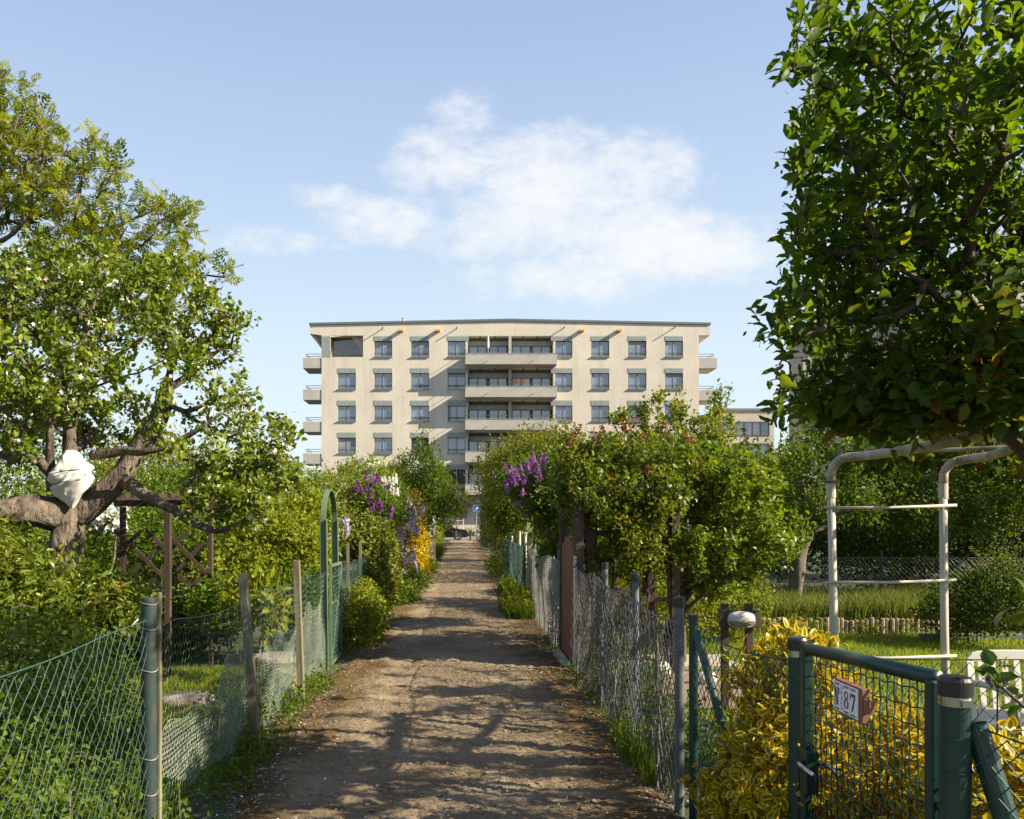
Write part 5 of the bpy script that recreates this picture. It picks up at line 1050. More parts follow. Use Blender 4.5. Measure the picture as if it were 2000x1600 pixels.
# climber with bigger bronze leaves on the pipe arch
limbs=[([A(3.5,4.4,0),A(3.35,4.3,1.0),P(1990,860,4.3),P(1940,815,4.2)],.045,.035),([P(1940,815,4.2),P(1850,740,4.2),P(1760,690,4.3)],.02,.01),([P(1940,815,4.2),P(1900,720,3.9),P(1850,640,3.8)],.02,.01),([P(1990,860,4.3),P(1900,830,4.7),P(1780,850,5.2),P(1690,870,5.6)],.015,.008)]
blobs=[B(1900,720,3.9,130,110,.4),B(1960,620,3.7,90,110,.4),B(1790,720,4.2,120,80,.4),B(1690,800,4.8,100,55,.35),B(1850,800,4.3,140,45,.35),B(1760,860,5.0,150,25,.3),B(1700,895,6.9,70,32,.3),B(1830,895,6.9,100,35,.4),B(1950,890,6.7,80,40,.4),B(2080,700,3.9,120,150,.6)]
tips=underpipe(inblobs(blobs,260,np.random.default_rng(51),.6))
treething('arch_climber','bronze tinged climbing plant with broad leaves tangled over the white pipe arch','c' and limbs,tips,.15,.003,.42,52,'darkbark',('climber',3700,.074,FINEBROAD,dict(spread=.04,along=.5,rand=.7,up=.0,nup=.8,clump=.6,sv=.3)),cat='climber',crownname='foliage',trunkname='vine',minz=1.3,wig=.14)
# near sprigs at the right edge
def sprig(label,pts,n,size,lm_,seed):
    rg=np.random.default_rng(seed); pts=np.array(pts); o=thing('leaf_sprig',label,'branch',pts[0]); MB().tube(pts,np.linspace(.006,.002,len(pts)),6).build('twig',M['darkbark'],o,smooth=True)
    m=MB(); sa,sb=pts[:-1],pts[1:]; tw=(sa,sb,np.linalg.norm(sb-sa,axis=1),np.arange(len(sa))); twigleaves(m,tw,n,size,BROAD,rg,spread=.015,along=.5,rand=.8,up=.1,nup=1.0,clump=.3,sv=.25,lo=.2,hi=.75); m.build('foliage',LM[lm_],o,attr=True); return o
sprig('glossy oval leaved sprig reaching in beside the thick capped gate post',[P(2120,1420,2.25),P(2010,1390,2.2),P(1960,1345,2.2),P(1925,1300,2.2)],36,.045,'climber',5)
sprig('leafy sprig with yellowing leaves hanging beyond the pipe arch over the hedge',[P(2100,1120,2.9),P(2020,1150,2.8),P(1990,1190,2.8),P(1985,1230,2.8)],12,.07,'climber',6)
# ---------------------------------------------------------------- 4 dark fruit tree behind the arch and shrubs under it
D=14.5
limbs=[(L3((1535,1400,0),(1546,1200,0),(1553,1110,0),(1575,1040,0)),.16,.12),(L3((1575,1040,0),(1660,1005,0),(1760,985,.2),(1880,990,.3),(1990,975,.3)),.09,.04),(L3((1575,1040,0),(1570,960,0),(1540,900,.2)),.08,.03),(L3((1575,1040,0),(1630,950,.5),(1700,890,.8)),.07,.03)]
blobs=[B(1600,890,14.5,110,60,1.0),B(1750,840,15.5,180,70,1.3),B(1950,850,15.5,150,80,1.3),B(1500,975,14.2,70,65,.8),B(1680,900,15,130,60,1.2),B(1820,900,15,140,70,1.3),B(1950,900,15,100,90,1.3),B(1620,980,14.2,110,45,.9),B(1790,990,14.8,150,45,1.0),B(1950,1000,14.6,90,60,1.0),B(1470,915,15,50,35,.6),B(2080,880,15,160,120,2)]
tips=inblobs(blobs,560,np.random.default_rng(61),.55)
treething('fruit_tree','spreading dark limbed fruit tree behind the tall grass bed and back fence','t' and limbs,tips,.3,.007,.45,62,'bark',('mid',34000,.085,SIMPLE,dict(spread=.11,along=.3,rand=.8,up=.1,clump=.6)),minz=1.4,wig=.12)
bush('evergreen_shrub','dense dark evergreen shrub mass behind the low back fence','shrub',[B(1680,1040,17,150,100,1.2),B(1800,1070,17.5,130,90,1.2)],14000,.09,SIMPLE,LM['dark'],71,sig=.14,stems=30)
bush('evergreen_shrub','deep green broad shrub beneath the arching dark branch near the yellow stems','shrub',[B(1960,1060,17,110,110,1.3),B(2100,1040,17,120,120,1.5)],12000,.09,SIMPLE,LM['dark'],72,sig=.14,stems=30)
bush('evergreen_shrub','leafy green shrub behind the plum tree and back fence post','shrub',[B(1460,1050,17.5,110,90,1.2),B(1400,1010,18,90,110,1.2)],12000,.09,SIMPLE,LM['mid'],73,sig=.14,stems=30)
bush('dark_shrub','shaded low shrub at the end of the log edging','shrub',[B(1860,1190,11.6,60,60,.5),B(1960,1170,11,70,70,.6)],7000,.055,SIMPLE,LM['dark'],74,sig=.08,stems=30)
bush('tall_hedge','tall dark hedge of trees closing the lawn at the back','hedge',[B(1700,1000,24,200,100,1.5),B(2000,960,24,200,150,1.5),B(1450,960,24,120,90,1.5)],16000,.16,SIMPLE,LM['dark'],75,sig=.25,stems=0)
# yellow upright stems
rg=np.random.default_rng(8); q=P(1955,1150,13.2); o=thing('upright_shrub','upright arching yellow flowered stems beside the shaded lawn','shrub',A(q[0],q[1],0)); mb=MB(); fl=MB(); S0=[];D0=[]
for i in range(34):
    bx_=A(q[0]+rg.normal()*.1,q[1]+rg.normal()*.1,0); tip=P(1890+rg.random()*130,1040+rg.random()*90,13.2+rg.normal()*.3); mid=(bx_+tip)/2+A(0,0,.35); t=np.linspace(0,1,9)[:,None]; pp=(1-t)**2*bx_+2*t*(1-t)*mid+t*t*tip; mb.tube(pp,np.linspace(.008,.003,9),4)
    k=26; tt=.3+.7*rg.random(k); S0.append(np.stack([np.interp(tt,t[:,0],pp[:,j]) for j in range(3)],1)+rg.normal(size=(k,3))*.015)
S0=np.concatenate(S0); place(fl,SIMPLE,S0,rg.normal(size=S0.shape)+A(0,0,.5),rg.normal(size=S0.shape),.035,rg.random(len(S0))); mb.build('stem',M['bark'],o); fl.build('foliage',LM['light'],o,attr=True)
# ---------------------------------------------------------------- 5 plum with upright shoots and glossy cherry
D=12.0
limbs=[(L3((1345,1250,0),(1350,1150,0),(1345,1050,0)),.07,.05)]
for (x,y),(x2,y2) in (((1260,850),(1262,770)),((1285,830),(1290,760)),((1325,860),(1335,765)),((1400,850),(1420,765)),((1370,880),(1395,790)),((1300,870),(1320,800)),((1225,840),(1205,805)),((1430,840),(1428,800))): limbs.append((L3((1345,1050,0),((x+1345)/2,(y+1050)/2,0),(x,y,.1),(x2,y2,.1)),.028,.006))
blobs=[B(1262,800,12,22,40,.25),B(1290,790,12,16,38,.2),B(1330,800,12,26,45,.25),B(1405,800,12,26,48,.25),B(1425,775,12,8,26,.1),B(1380,840,12,45,45,.5),B(1210,815,12,24,20,.25),B(1300,850,12,60,40,.6),B(1410,880,12,50,50,.5),B(1320,900,12,110,50,.8),B(1240,860,12,50,25,.4)]
tips=inblobs(blobs,330,np.random.default_rng(81),.6)
treething('plum_tree','yellow green plum tree with upright shoots in front of the cream apartment block','t' and limbs,tips,.16,.0045,.43,82,'bark',('plum',8500,.05,OVAL,dict(spread=.04,along=.4,rand=.75,up=.3,clump=.5)),minz=1.3,wig=.1,upb=.5)
D=9.8
limbs=[(L3((1335,1330,0),(1332,1250,0),(1330,1180,0)),.08,.065),(L3((1330,1180,0),(1380,1120,0),(1450,1080,0),(1500,1060,0)),.045,.015),(L3((1330,1200,0),(1365,1160,-.3),(1410,1130,-.3)),.03,.012),(L3((1330,1180,0),(1345,1080,0),(1380,1000,.2),(1420,930,.2)),.045,.015),(L3((1330,1180,0),(1320,1080,.3),(1330,980,.4)),.04,.015)]
blobs=[B(1420,930,10,75,60,.7),B(1460,1000,9.8,70,60,.6),B(1490,1060,9.7,60,45,.5),B(1400,1060,9.6,80,60,.6),B(1380,1150,9.5,60,40,.5),B(1380,970,10.2,80,60,.6),B(1450,1120,9.6,70,40,.4),B(1350,900,10.4,60,50,.5),B(1500,990,10,40,40,.4),B(1530,1040,10.4,50,35,.5),B(1480,930,10.8,60,45,.6)]
tips=inblobs(blobs,330,np.random.default_rng(91),.55)
treething('cherry_tree','small glossy leaved cherry tree beside the dark brown rose arbor','t' and limbs,tips,.16,.0045,.45,92,'darkbark',('cherry',12500,.06,OVAL,dict(spread=.04,along=.4,rand=.7,up=-.1,clump=.5)),minz=.9,wig=.12,upb=.2)
# climbing rose on the arbor
limbs=[([A(2.25,9.5,0),A(2.3,9.45,.9),A(2.2,9.5,1.7)],.03,.018),([A(1.6,9.45,0),A(1.7,9.4,.9),A(1.65,9.5,1.8)],.025,.015),([A(1.95,9.5,0),A(1.85,9.4,.8),A(2.1,9.5,1.7)],.02,.012),([A(1.4,10.6,0),A(1.4,10.6,1.8)],.025,.015)]
blobs=[B(1130,912,9.6,55,55,.5),B(1200,892,9.8,100,45,.7),B(1290,900,10,100,48,.7),B(1180,960,9.3,85,55,.35),B(1270,970,9.3,75,50,.35),B(1345,950,10,55,60,.5),B(1125,980,9.5,40,55,.4),B(1220,1045,9.5,95,80,.5,.3),B(1300,1070,9.6,40,70,.3,.12)]
rg=np.random.default_rng(101)
for _ in range(9):
    x_,y_=1.5+.85*rg.random(),9.38+.2*rg.random(); limbs.append(([A(x_,y_,0),A(x_+rg.normal()*.08,y_-.02,.7),A(x_+rg.normal()*.2,y_,1.35),A(x_+rg.normal()*.3,y_+.05,1.9)],.010,.007))
tips=inblobs(blobs,480,rg,.55)
o,tp,rng=treething('climbing_rose','climbing rose with glossy leaves and red young shoots smothering the brown arbor','r' and limbs,tips,.14,.0032,.4,102,'darkbark',('rose',19000,.052,OVAL,dict(spread=.05,along=.3,rand=.8,up=.15,clump=.6)),cat='climber',crownname='foliage',trunkname='cane',minz=.8,wig=.16,upb=.35)
for (x,y,ht) in ((1128,845,30),(1120,860,30),(1213,828,28),(1222,835,25),(1176,845,22),(1238,825,24),(1195,1010-70,36),(1186,925,30),(1266,915,20),(1300,835,25),(1160,850,26),(1342,855,22),(1108,870,22),(1255,850,20),(1140,905,20)):
    mb=MB(); fl=MB(); p0=P(x+rg.normal()*4,y+ht*.8,9.35); p1=P(x,y-ht*.4,9.35); mb.tube([p0,(p0+p1)/2+A(.02,0,0),p1],[.006,.005,.003],5); k=16; tt=.35+.65*rg.random((k,1)); q=p0+(p1-p0)*tt+rg.normal(size=(k,3))*.012; place(fl,OVAL,q,rg.normal(size=(k,3))*A(1,1,.5)+A(0,0,.2),rg.normal(size=(k,3))*.5+A(0,0,.6),.045,rg.random(k))
    s_=mb.build('young_shoot',M['redstem'],o); fl.build('shoot_leaves',LM['roseshoot'],s_,attr=True)
bush('low_bush','low light green bush under the cherry tree behind the board lamp','shrub',[(A(2.6,11.2,.45),A(.6,.4,.45)),(A(3.6,11.6,.45),A(.7,.4,.45)),(A(1.9,11.4,.5),A(.4,.4,.5))],9000,.05,SIMPLE,LM['light'],105,sig=.09,stems=40)
# ---------------------------------------------------------------- lilacs and others along the right of the path
def panicles(mb,pts,rng,ln=.16,rr=.035,down=False,k=70,sz=.012):
    for p in pts:
        L_=ln*(.7+.6*rng.random()); t=rng.random(k); a=rng.random(k)*6.283; r_=rr*(1-t*.85)*(.7+.4*rng.random(k)); ax=unit(A(rng.normal()*.3,rng.normal()*.3,-1 if down else 1))
        e=unit(np.cross(ax,A(1,.2,.1))); f=np.cross(ax,e); q=p+ax*(t*L_)[:,None]+(np.cos(a)*r_)[:,None]*e+(np.sin(a)*r_)[:,None]*f
        place(mb,FLORET,q,rng.normal(size=(k,3)),np.cos(a)[:,None]*e+np.sin(a)[:,None]*f+rng.normal(size=(k,3))*.4,sz,np.clip(rng.random()*.5+rng.random(k)*.5,0,1))
rg=np.random.default_rng(111)
def fpts(lst,n,js,d,dj=.25): return [P(x+rg.normal()*js,y+rg.normal()*js,d+rg.normal()*dj) for (x,y) in lst for _ in range(n)]
o=bush('lilac_bush','purple lilac bush in flower hanging over the grey mesh fence','shrub',[B(1030,940,13.2,60,45,.7),B(1075,975,12.6,50,55,.6),B(1000,990,18.5,45,55,.6),B(1090,1055,13,35,50,.5),B(1090,930,13.4,40,50,.5)],17000,.06,OVAL,LM['mid'],112,sig=.09,stems=70,base=A(1.75,13.5,0))
m=MB(); panicles(m,fpts([(1045,915),(1035,935),(1012,950),(1000,940),(1055,935),(1062,960),(1078,968),(1085,975),(1025,925),(990,938),(1050,905),(1068,950)],6,13,12.4),rg,.13,.032,k=75,sz=.015); panicles(m,fpts([(1075,1052),(1088,1060),(1098,1045),(1010,990),(1030,1010)],2,5,12.4,.15),rg,.09,.028,k=50,sz=.014); m.build('blossom',LM['lilac'],o,attr=True)
bush('hawthorn_bush','loose olive green bush with bronze tips rising behind the purple lilac','shrub',[B(1015,890,17,60,35,.8,.2),B(1050,870,16.5,60,28,.7,.2),B(975,920,18,40,40,.8,.2),B(1095,885,16,50,35,.7,.2),B(972,965,19,38,45,.8),B(1010,945,17,60,45,.8),B(1110,865,15.5,25,25,.3,.05)],14000,.06,SIMPLE,LM['spring2'],113,sig=.14,stems=220,base=A(1.9,17,0))
bush('brown_bush','brownish budding bush against the wall of the cream apartment block beyond the lilac','shrub',[B(1005,930,26,45,50,1),B(1060,905,24,60,55,1)],9000,.08,SIMPLE,LM['olive'],114,sig=.2,stems=120,base=A(2.6,26,0))
for i,(y,z,lab) in enumerate(((24,2.3,'clipped leafy hedge section next to the dark green mesh fence'),(30,2.5,'clipped leafy hedge section with pale shoots on top midway along the path'),(38,2.6,'clipped dark hedge section farther along the path'),(48,2.8,'clipped dark hedge section close to the blue traffic sign'),(60,3.0,'last clipped hedge section before the thin dark bollard'))):
    hl=(3.2,3.2,5,6,7)[i]; bush('hedge',lab,'hedge',[(A(1.75+.1*(i%2),y-hl*.4,z*.5),A(.62,hl*.45,z*.52)),(A(1.75,y+hl*.4,z*.5),A(.62,hl*.45,z*.5)),(A(2.2,y,z*.6),A(.6,hl,z*.6))],15000,.065+.01*i,SIMPLE,LM['yew' if i!=1 else 'olive'],120+i,sig=.13,stems=0,clump=.6)
for i,(x,y,z,lab,lm_) in enumerate(((3.0,34,4.5,'rounded green tree standing behind the clipped hedge midway','mid'),(3.6,50,6.0,'tall green tree beyond the hedge near the blue traffic sign','cherry'),(3.0,62,5.2,'dark green tree at the end of the clipped hedges','mid'))):
    limbs=[([A(x,y,0),A(x+.05,y,z*.3)],.1,.08)]; tips=inblobs([(A(x,y,z*.62),A(1.5,1.8,z*.38))],160,np.random.default_rng(130+i),.55); treething('garden_tree',lab,'t' and limbs,tips,.4,.008,.45,140+i,'bark',(lm_,9000,.12,SIMPLE,dict(spread=.16,along=.3,rand=.8,clump=.6)),minz=z*.2)
# ---------------------------------------------------------------- yellow variegated bush at the gate
o=bush('yellow_bush','yellow and green variegated bush billowing out between net fence and gate post','shrub',[(A(1.50,4.0,.30),A(.34,.42,.34)),(A(1.46,3.7,.55),A(.28,.34,.36)),(A(1.52,3.92,.82),A(.24,.30,.30)),(A(1.40,3.62,.25),A(.26,.34,.26)),(A(1.8,4.0,.38),A(.35,.45,.30)),(A(1.45,3.75,1.03),A(.12,.15,.17)),(A(1.27,3.6,.12),A(.10,.26,.14))],18500,.042,VARIEG,LM['gold'],151,nout=1.3,sig=.05,clumps=420,stems=60,base=A(1.6,3.9,0),shell=.35,clump=.35,up=.25)
o=bush('yellow_bush','yellow and green variegated bush pressing against the wavy wire of the garden gate','shrub',[(A(1.60,3.02,.50),A(.20,.36,.44)),(A(1.62,2.55,.50),A(.22,.42,.45)),(A(1.92,2.8,.45),A(.30,.45,.42)),(A(1.75,2.1,.4),A(.28,.42,.42)),(A(1.52,2.9,.2),A(.14,.5,.2))],23000,.042,VARIEG,LM['gold'],152,nout=1.3,sig=.05,clumps=420,stems=60,base=A(1.75,2.8,0),shell=.35,clump=.35,up=.25)
# ---------------------------------------------------------------- left of the path
bush('low_shrub','dense small leaved green shrub filling the corner behind the chain link fence','shrub',[(A(-2.1,3.3,.35),A(.55,.9,.55)),(A(-2.7,4.0,.45),A(.6,.8,.6)),(A(-1.85,3.9,.25),A(.32,.6,.35)),(A(-2.2,2.6,.4),A(.5,.6,.55))],24000,.030,OVAL,LM['mid'],161,sig=.06,clumps=600,stems=90,base=A(-2.2,3.4,0),clump=.55)
bush('boxwood_shrub','bushy fine leaved shrub spreading in front of the apple trunk','shrub',[(A(-3.0,5.4,.55),A(.75,.8,.62)),(A(-3.9,5.6,.6),A(.7,.8,.65)),(A(-2.75,6.1,.35),A(.45,.6,.45)),(A(-3.4,4.9,.4),A(.6,.6,.5))],26000,.034,OVAL,LM['mid'],162,sig=.07,clumps=600,stems=90,base=A(-3.2,5.5,0),clump=.55)
bush('red_tip_shrub','shrub with lance shaped leaves and reddish new shoots around the apple trunk','shrub',[B(45,1140,6.6,95,60,.5),B(160,1175,6.9,70,50,.5),B(-50,1110,6.5,90,80,.6),B(230,1180,7.2,60,45,.4)],9500,.065,LANCE,LM['rose'],163,sig=.08,stems=60,base=A(-3.6,6.6,0))
bush('leafy_shrub','leafy green shrub under the brown trellis pergola','shrub',[B(330,1210,10.4,90,50,.4),B(250,1230,10.4,80,50,.4),B(400,1220,10.4,60,45,.4),B(300,1270,10.2,90,40,.4)],13000,.05,OVAL,LM['mid'],164,sig=.08,stems=50,clump=.55)
bush('backing_bush','broad green bush directly backing the trellis pergola','shrub',[B(300,1060,12,130,80,.8),B(420,1090,11.5,90,70,.7),B(200,1050,12.5,90,80,.8),B(350,970,13,130,60,.8)],20000,.06,SIMPLE,LM['mid'],165,sig=.12,stems=120,base=A(-4.6,12,0))
bush('white_flower_bush','white flowered bush glimpsed between apple limb and trellis','shrub',[B(215,1010,10.6,35,40,.3)],1800,.05,SIMPLE,LM['mid'],166,sig=.07,stems=20); 
o=[x for x in bpy.data.objects if x.get('label','').startswith('white flowered')][0]; m=MB(); cloudleaves(m,[B(213,1005,10.4,38,42,.25)],420,.03,FLOWER,rg,30,.05); m.build('blossom',LM['whitefl'],o,attr=True)
bush('bright_bush','bright green leafy bush beside the arched gate and apple branches','shrub',[B(540,1060,11,75,60,.6),B(590,1010,12,60,50,.6),B(480,1110,10.5,70,50,.5),B(600,1080,11.5,45,60,.5),B(430,1130,10.2,60,40,.4)],19000,.055,OVAL,LM['light'],167,sig=.09,stems=90,clump=.55)
bush('shade_shrub','darker shrub beneath the bright bush behind the chicken wire fence','shrub',[B(500,1170,9.6,90,45,.4),B(590,1170,9.8,50,50,.4),B(430,1180,9.4,60,40,.4)],10000,.05,SIMPLE,LM['mid'],168,sig=.08,stems=50)
bush('sword_leaf_plant','pale long leaved plant by the stone table behind the wire','plant',[B(500,1180,8.6,45,40,.2)],520,.13,LANCE,LM['light'],169,sig=.07,stems=0,up=.8)
bush('tangled_bush','tangled bare twigged bush with pale new leaves beyond the arched gate','shrub',[B(640,1020,15,60,50,.8),B(690,1060,15,45,60,.7),B(600,960,16,60,40,.8),B(660,960,17,70,40,.8)],9000,.055,SIMPLE,LM['cherry'],170,sig=.12,stems=200,stemmat=M['palebark'],base=A(-2.3,15,0),rt=.006)
o=bush('snowball_bush','snowball bush with round cream flower heads against the cream apartment block','shrub',[B(640,960,20,50,30,.8),B(700,945,20,40,35,.7),B(735,930,20,25,25,.5),B(660,1000,20,60,40,.8)],9000,.075,SIMPLE,LM['light'],171,sig=.12,stems=60,base=A(-2.9,20,0)); m=MB()
for p in fpts([(715,915),(735,905),(725,925),(745,915),(640,950),(660,958),(675,948),(625,962),(690,950),(655,972),(640,975),(700,935)],3,7,19.6,.3):
    k=60; d=unit(rg.normal(size=(k,3))); place(m,FLORET,p+d*.075,rg.normal(size=(k,3)),d,.028,rg.random(k))
m.build('blossom',LM['cream'],o,attr=True)
o=bush('purple_lilac','dark purple lilac heads above the ivy column','shrub',[B(720,980,17,40,35,.5),B(745,1000,16.8,35,30,.4)],5000,.06,SIMPLE,LM['mid'],172,sig=.09,stems=40,base=A(-1.9,17,0)); m=MB(); panicles(m,fpts([(705,958),(715,955),(730,945),(738,955),(725,975),(733,985),(722,1000),(745,998),(762,1008)],3,6,16.4,.2),rg,.14,.036,k=60,sz=.02); m.build('blossom',LM['purple'],o,attr=True)
o=bush('white_lilac','white lilac heads next to the dark purple lilac','shrub',[B(760,970,18,30,30,.5),B(775,990,17.6,25,25,.4)],3800,.06,SIMPLE,LM['mid'],173,sig=.09,stems=40,base=A(-1.8,18,0)); m=MB(); panicles(m,fpts([(750,950),(758,948),(765,958),(752,965),(745,955),(770,970),(768,950)],3,4,17.2,.2),rg,.15,.038,k=60,sz=.022); m.build('blossom',LM['whitefl'],o,attr=True)
o=bush('ivy_column','rounded ivy covered column of pale edged leaves beside the path','climber',[(A(-1.62,14.6,1.35),A(.42,.75,.36)),(A(-1.5,14.3,.9),A(.2,.8,.5)),(A(-1.45,14.6,.45),A(.2,.9,.45)),(A(-1.38,15.6,.8),A(.2,.6,.6))],17000,.055,BROAD,LM['ivy'],174,sig=.05,clumps=420,stems=40,stemmat=M['palebark'],base=A(-1.6,14.6,0),shell=.3)
m=MB(); rgw=np.random.default_rng(175)
o=bush('wisteria','flowering wisteria with hanging mauve racemes on twisted pale stems','climber',[B(795,1010,19,35,50,.5),B(790,1070,18.6,25,50,.4)],3800,.05,SIMPLE,LM['olive'],175,sig=.1,stems=110,stemmat=M['palebark'],base=A(-1.5,19,0),rt=.011,srt=.4); panicles(m,fpts([(782,960),(795,975),(805,990),(800,1010),(808,1030),(785,1045),(795,1060),(790,1085),(800,1090),(783,1075),(805,1000),(778,1030)],3,7,18.2,.35),rg,.28,.036,True,70,.022); m.build('blossom',LM['wist'],o,attr=True)
o=bush('wisteria','small mauve flowered wisteria trailing behind the arched gate','climber',[B(640,1040,13,45,25,.3)],1300,.05,SIMPLE,LM['cherry'],176,sig=.1,stems=40,stemmat=M['palebark'],base=A(-2.1,13,0),rt=.008); m=MB(); panicles(m,fpts([(610,1015),(625,1010),(640,1030),(598,1020),(668,1012),(655,1040)],3,5,12.6,.2),rg,.24,.04,True,80,.02); m.build('blossom',LM['wist'],o,attr=True)
bush('forsythia_bush','bright yellow flowering shrub leaning over the path verge','shrub',[(A(-1.33,24.0,.95),A(.36,1.0,.75)),(A(-1.30,23.6,.5),A(.3,.9,.4))],8000,.06,SIMPLE,LM['forsythia'],177,sig=.09,stems=40,base=A(-1.4,24,0))
bush('young_tree','upright bright green young tree in front of the cream apartment block','tree',[B(825,885,26,13,45,.35),B(805,905,26.5,12,40,.3),B(845,905,26,10,40,.3),B(787,925,26,9,30,.25),B(840,950,27,45,50,.9),B(800,975,27,50,50,.9),B(860,985,27,40,40,.8),B(780,920,28,18,30,.5),B(815,1020,26,40,40,.8)],17000,.085,SIMPLE,LM['mid'],178,sig=.13,stems=140,base=A(-1.5,27,0),clump=.6)
bush('brown_shrub','russet twiggy shrub between snowball bush and bright young tree','shrub',[B(762,945,28,30,35,.8),B(720,990,24,40,50,.8),B(680,940,27,30,35,.6)],6500,.06,SIMPLE,LM['olive'],179,sig=.18,stems=220,stemmat=M['palebark'],base=A(-2.6,25,0),rt=.006)
for (x,y0_,h_,lab) in ((680,905,35,'thin upright shoot tree left bare against the apartment wall'),(665,895,30,'slender budding tree beside the lowest left windows')): pass
bush('fence_bush','sunlit yellow green bush spilling through the grid fence onto the path','shrub',[(A(-1.38,11.6,.38),A(.26,.85,.40)),(A(-1.33,11.2,.25),A(.26,.7,.26)),(A(-1.42,12.6,.35),A(.22,.6,.38))],9500,.045,OVAL,LM['light'],180,sig=.06,clumps=300,stems=40,base=A(-1.45,11.7,0))
for i,(x,y,rx,ry,rz,lab,lm_,n_) in enumerate(((-1.25,17.2,.28,1.2,.3,'leafy green clump below the blue mesh fence','mid',4200),(-1.2,20.5,.32,1.5,.36,'broad leaved verge plant below the wisteria','dark',4200),(-1.15,26.5,.3,1.6,.4,'green verge clump below the lattice panel','mid',3600),(-1.2,37,.35,3,.5,'shaded ground ivy at the foot of the grey board gate','dark',3600),(1.0,14.9,.24,1.0,.32,'weedy yellow green plant at the end of the sunlit grey mesh','light',3600),(1.02,19.0,.16,1.2,.22,'shaded verge plant by the dark green mesh fence','mid',3600),(1.05,26,.3,3,.4,'low greenery at the foot of the first clipped hedge','mid',3600))):
    bush('verge_plant',lab,'plant',[(A(x,y,rz*.55),A(rx,ry,rz*.8))],n_,.06,SIMPLE,LM[lm_],190+i,sig=.08,stems=0,group='verge plants along the path')
bush('light_hedge','clipped light green hedge strip beside the white fence posts','hedge',[(A(-1.55,44,.8),A(.35,4,.9)),(A(-1.6,50,.8),A(.35,4,.9))],12000,.085,SIMPLE,LM['light'],200,sig=.12,stems=0)
for i,(x,y,z,lab,lm_) in enumerate(((-3.6,33,4.2,'round green tree beyond the tangled bush','mid'),(-3.2,45,3.6,'grey green tree behind the white fence posts','olive'),(-5.5,24,3.2,'leafy garden tree between apple branches and snowball bush','light'),(-7.2,17,3.0,'shrubby tree filling the gap behind the brown trellis','cherry'),(-2.6,60,3.4,'last small tree before the parked black car','mid'))):
    limbs=[([A(x,y,0),A(x+.05,y,z*.3)],.09,.07)]; tips=inblobs([(A(x,y,z*.58),A(1.3+.02*y,1.6,z*.40)),(A(x,y,z*.3),A(1.3,1.4,z*.28))],160,np.random.default_rng(210+i),.55); treething('garden_tree',lab,'t' and limbs,tips,.4,.007,.45,220+i,'bark',(lm_,11000,.10,SIMPLE,dict(spread=.15,along=.3,rand=.8,clump=.6)),minz=z*.2)
# backdrop hedges of the left gardens
bush('tall_hedge','green hedge far behind the apple tree trunk','hedge',[B(60,960,20,170,125,1.3),B(-150,980,19,200,140,1.3),B(60,1060,19,170,60,1)],17000,.10,SIMPLE,LM['mid'],231,sig=.22,stems=60,clump=.6)
bush('tall_hedge','tangled bronze tinged hedge far behind the trellis pergola','hedge',[B(290,960,19,140,115,1.2),B(420,985,18,90,95,1.0),B(350,1060,18,150,50,1)],16000,.09,SIMPLE,LM['spring2'],233,sig=.24,stems=200,stemmat=M['palebark'],clump=.7)
bush('tall_hedge','loose brownish hedge between apple branches and snowball bush','hedge',[B(530,1000,22,110,80,1.2),B(600,1030,19,50,50,.8)],11000,.09,SIMPLE,LM['olive'],234,sig=.22,stems=160,stemmat=M['palebark'],clump=.7)
bush('tall_hedge','dense hedge behind the climbing rose and plum tree','hedge',[B(1250,1080,15,120,90,1),B(1150,1060,16,80,90,1),B(1330,1120,14,80,60,.8)],14000,.08,SIMPLE,LM['cherry'],232,sig=.18,stems=60,clump=.6)
# street trees and planting by the apartment block
D=77.5
def street_tree(label,px,top,wpx,lm_,stake,seed,trunk):
    y=79.5 if stake else 79.6; x=P(px,0,y)[0]; zt_=P(0,top,y)[2]; k_=y/F; hw_=wpx*k_/2
    limbs=[([A(x,y,.1),A(x,y,1.9)],.09,.07)]
    rgt=np.random.default_rng(seed)
    for i in range(9):
        a=rgt.random()*6.28; limbs.append(([A(x,y,1.9),A(x+math.cos(a)*hw_*.35,y+math.sin(a)*hw_*.35,1.9+(zt_-1.9)*.5),A(x+math.cos(a)*hw_*.7,y+math.sin(a)*hw_*.7,zt_*.93)],.03,.01))
    tips=inblobs([(A(x,y,1.9+(zt_-1.9)*.62),A(hw_,hw_,(zt_-1.9)*.42)),(A(x,y,1.9+(zt_-1.9)*.3),A(hw_*.6,hw_*.6,(zt_-1.9)*.3))],200,rgt,.5)
    o,_,_=treething('street_tree',label,'t' and limbs,tips,.4,.009,.42,seed+1,trunk,(lm_,4200,.12,LANCE,dict(spread=.12,along=.6,rand=.5,up=.3,clump=.6)),minz=1.6,upb=.6)
    if stake:
        for dx,dy in ((-.55,-.3),(.55,-.3),(0,.55)): MB().lathe([(.04,0),(.04,1.7),(0,1.72)],(x+dx,y+dy,.2),8).build('stake',M['bleached'],o)
        MB().segs([(x-.55,y-.3,1.75)],[(x+.55,y-.3,1.75)],.035,k=6).build('stake_bar',M['bleached'],o)
M['orangebark']=mat('orange_bark',(.30,.15,.07),(.22,.11,.05),.8)
street_tree('fan shaped street tree with orange trunk and stakes beyond the black car',893,945,74,'ash',True,241,'orangebark')
street_tree('slender pale street tree with yellow buds against the apartment wall',868,908,42,'ash',False,243,'palebark')
for i in range(9): 
    x=-6+i*1.6; bush('low_planting','low yellow green shrub in the planting bed before the apartment block','shrub',[(A(x,79.5,.6),A(.6,.35,.5))],420,.16,SIMPLE,LM['light' if i%2 else 'mid'],250+i,sig=.14,stems=0,group='low shrubs in the planting bed')
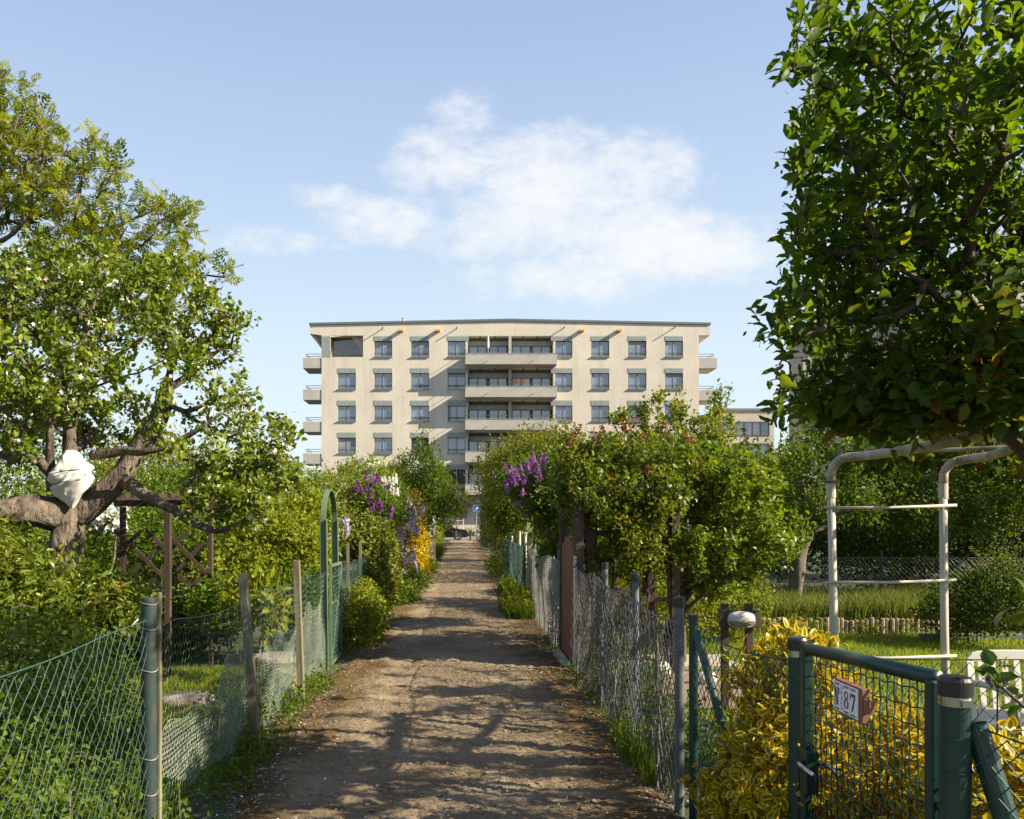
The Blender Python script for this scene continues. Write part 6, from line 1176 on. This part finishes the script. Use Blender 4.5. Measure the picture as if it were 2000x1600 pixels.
# ---------------------------------------------------------------- grass
rg=np.random.default_rng(301); mb=MB()
n=52000; x=1.5+8.5*rg.random(n); y=7.2+5.2*rg.random(n)**1.1; ok=~((y>9.40)&(y<10.35)&(x<3.1))&~((x<3.6)&(y<9.3)); x,y=x[ok],y[ok]; blades(mb,np.stack([x,y,0*x],1),.05+.04*rg.random(len(x)),.007,rg,.6)
n=26000; x=2.0+5*rg.random(n); y=3.8+3.5*rg.random(n); blades(mb,np.stack([x,y,0*x],1),.05+.05*rg.random(n),.006,rg,.6)
n=26000; x=-1.6-2.6*rg.random(n); y=4.4+5*rg.random(n); blades(mb,np.stack([x,y,0*x],1),.05+.06*rg.random(n),.006,rg,.6)
mb.build('lawn_grass',LM['lawn'],attr=True)['kind']='stuff'
mb=MB(); n=26000; x=2.8+7*rg.random(n); y=12.55+2.8*rg.random(n); h_=(.32+.35*fbm(x*1.3,y*1.3,3))*(.6+.6*rg.random(n)); blades(mb,np.stack([x,y,0*x+.12],1),h_,.012,rg,.7); mb.build('tall_grass',LM['tallgrass'],attr=True)['kind']='stuff'
mb=MB()
for s_,xc,n in ((-1,-1.47,9000),(1,1.22,5200)):
    y=4.0+16*rg.random(n)**1.2; x=xc+rg.normal(size=n)*.10; cl=fbm(y*1.2+(3 if s_>0 else 0),x*2,3); ok=cl>(.40 if s_<0 else .5); x,y=x[ok],y[ok]; blades(mb,np.stack([x,y,0*x],1),(.04+.10*rg.random(len(x))**2),.006,rg,.9)
n=1500; y=13.8+1.6*rg.random(n); x=1.0+rg.normal(size=n)*.12; blades(mb,np.stack([x,y,0*x],1),.25+.25*rg.random(n),.014,rg,.9)
n=420; y=5.1+1.2*rg.random(n); x=1.16+rg.normal(size=n)*.05; blades(mb,np.stack([x,y,0*x],1),.15+.25*rg.random(n),.009,rg,.7)
n=1300; y=3.6+.8*rg.random(n); x=-1.75+rg.normal(size=n)*.10; blades(mb,np.stack([x,y,0*x],1),.2+.25*rg.random(n),.016,rg,.9)
mb.build('verge_grass',LM['grass'],attr=True)['kind']='stuff'
# low weeds: stuff between fence and lawn on both sides
m=MB(); cloudleaves(m,[(A(-1.75,5.2,.12),A(.3,1.6,.16)),(A(-1.8,7.2,.12),A(.3,1.6,.16)),(A(1.55,6.3,.10),A(.3,1.5,.2)),(A(1.6,8.3,.12),A(.35,1.0,.2)),(A(-1.42,5.6,.04),A(.16,1.3,.09)),(A(-1.42,7.6,.04),A(.16,1.2,.08)),(A(1.22,6.5,.03),A(.12,1.6,.07)),(A(1.15,8.3,.03),A(.12,.9,.07)),(A(4.4,12.3,.08),A(1.4,.12,.14)),(A(6.2,12.3,.08),A(.9,.12,.14))],17000,.032,OVAL,rg,260,.07,up=.4); m.build('weeds',LM['mid'],attr=True)['kind']='stuff'
# small purple flower by the chair
q=P(1948,1330,4.9); o=thing('purple_flower','single purple flower head on a green stem before the white chair','flower',A(q[0],q[1],0)); MB().tube([A(q[0],q[1],0),q],.005,6).build('stem',M['gwire'],o); m=MB(); k=140; d=unit(rg.normal(size=(k,3))); place(m,FLORET,q+d*A(.05,.05,.035),rg.normal(size=(k,3)),d,.016,rg.random(k)); m.build('flower_head',LM['purple'],o,attr=True)
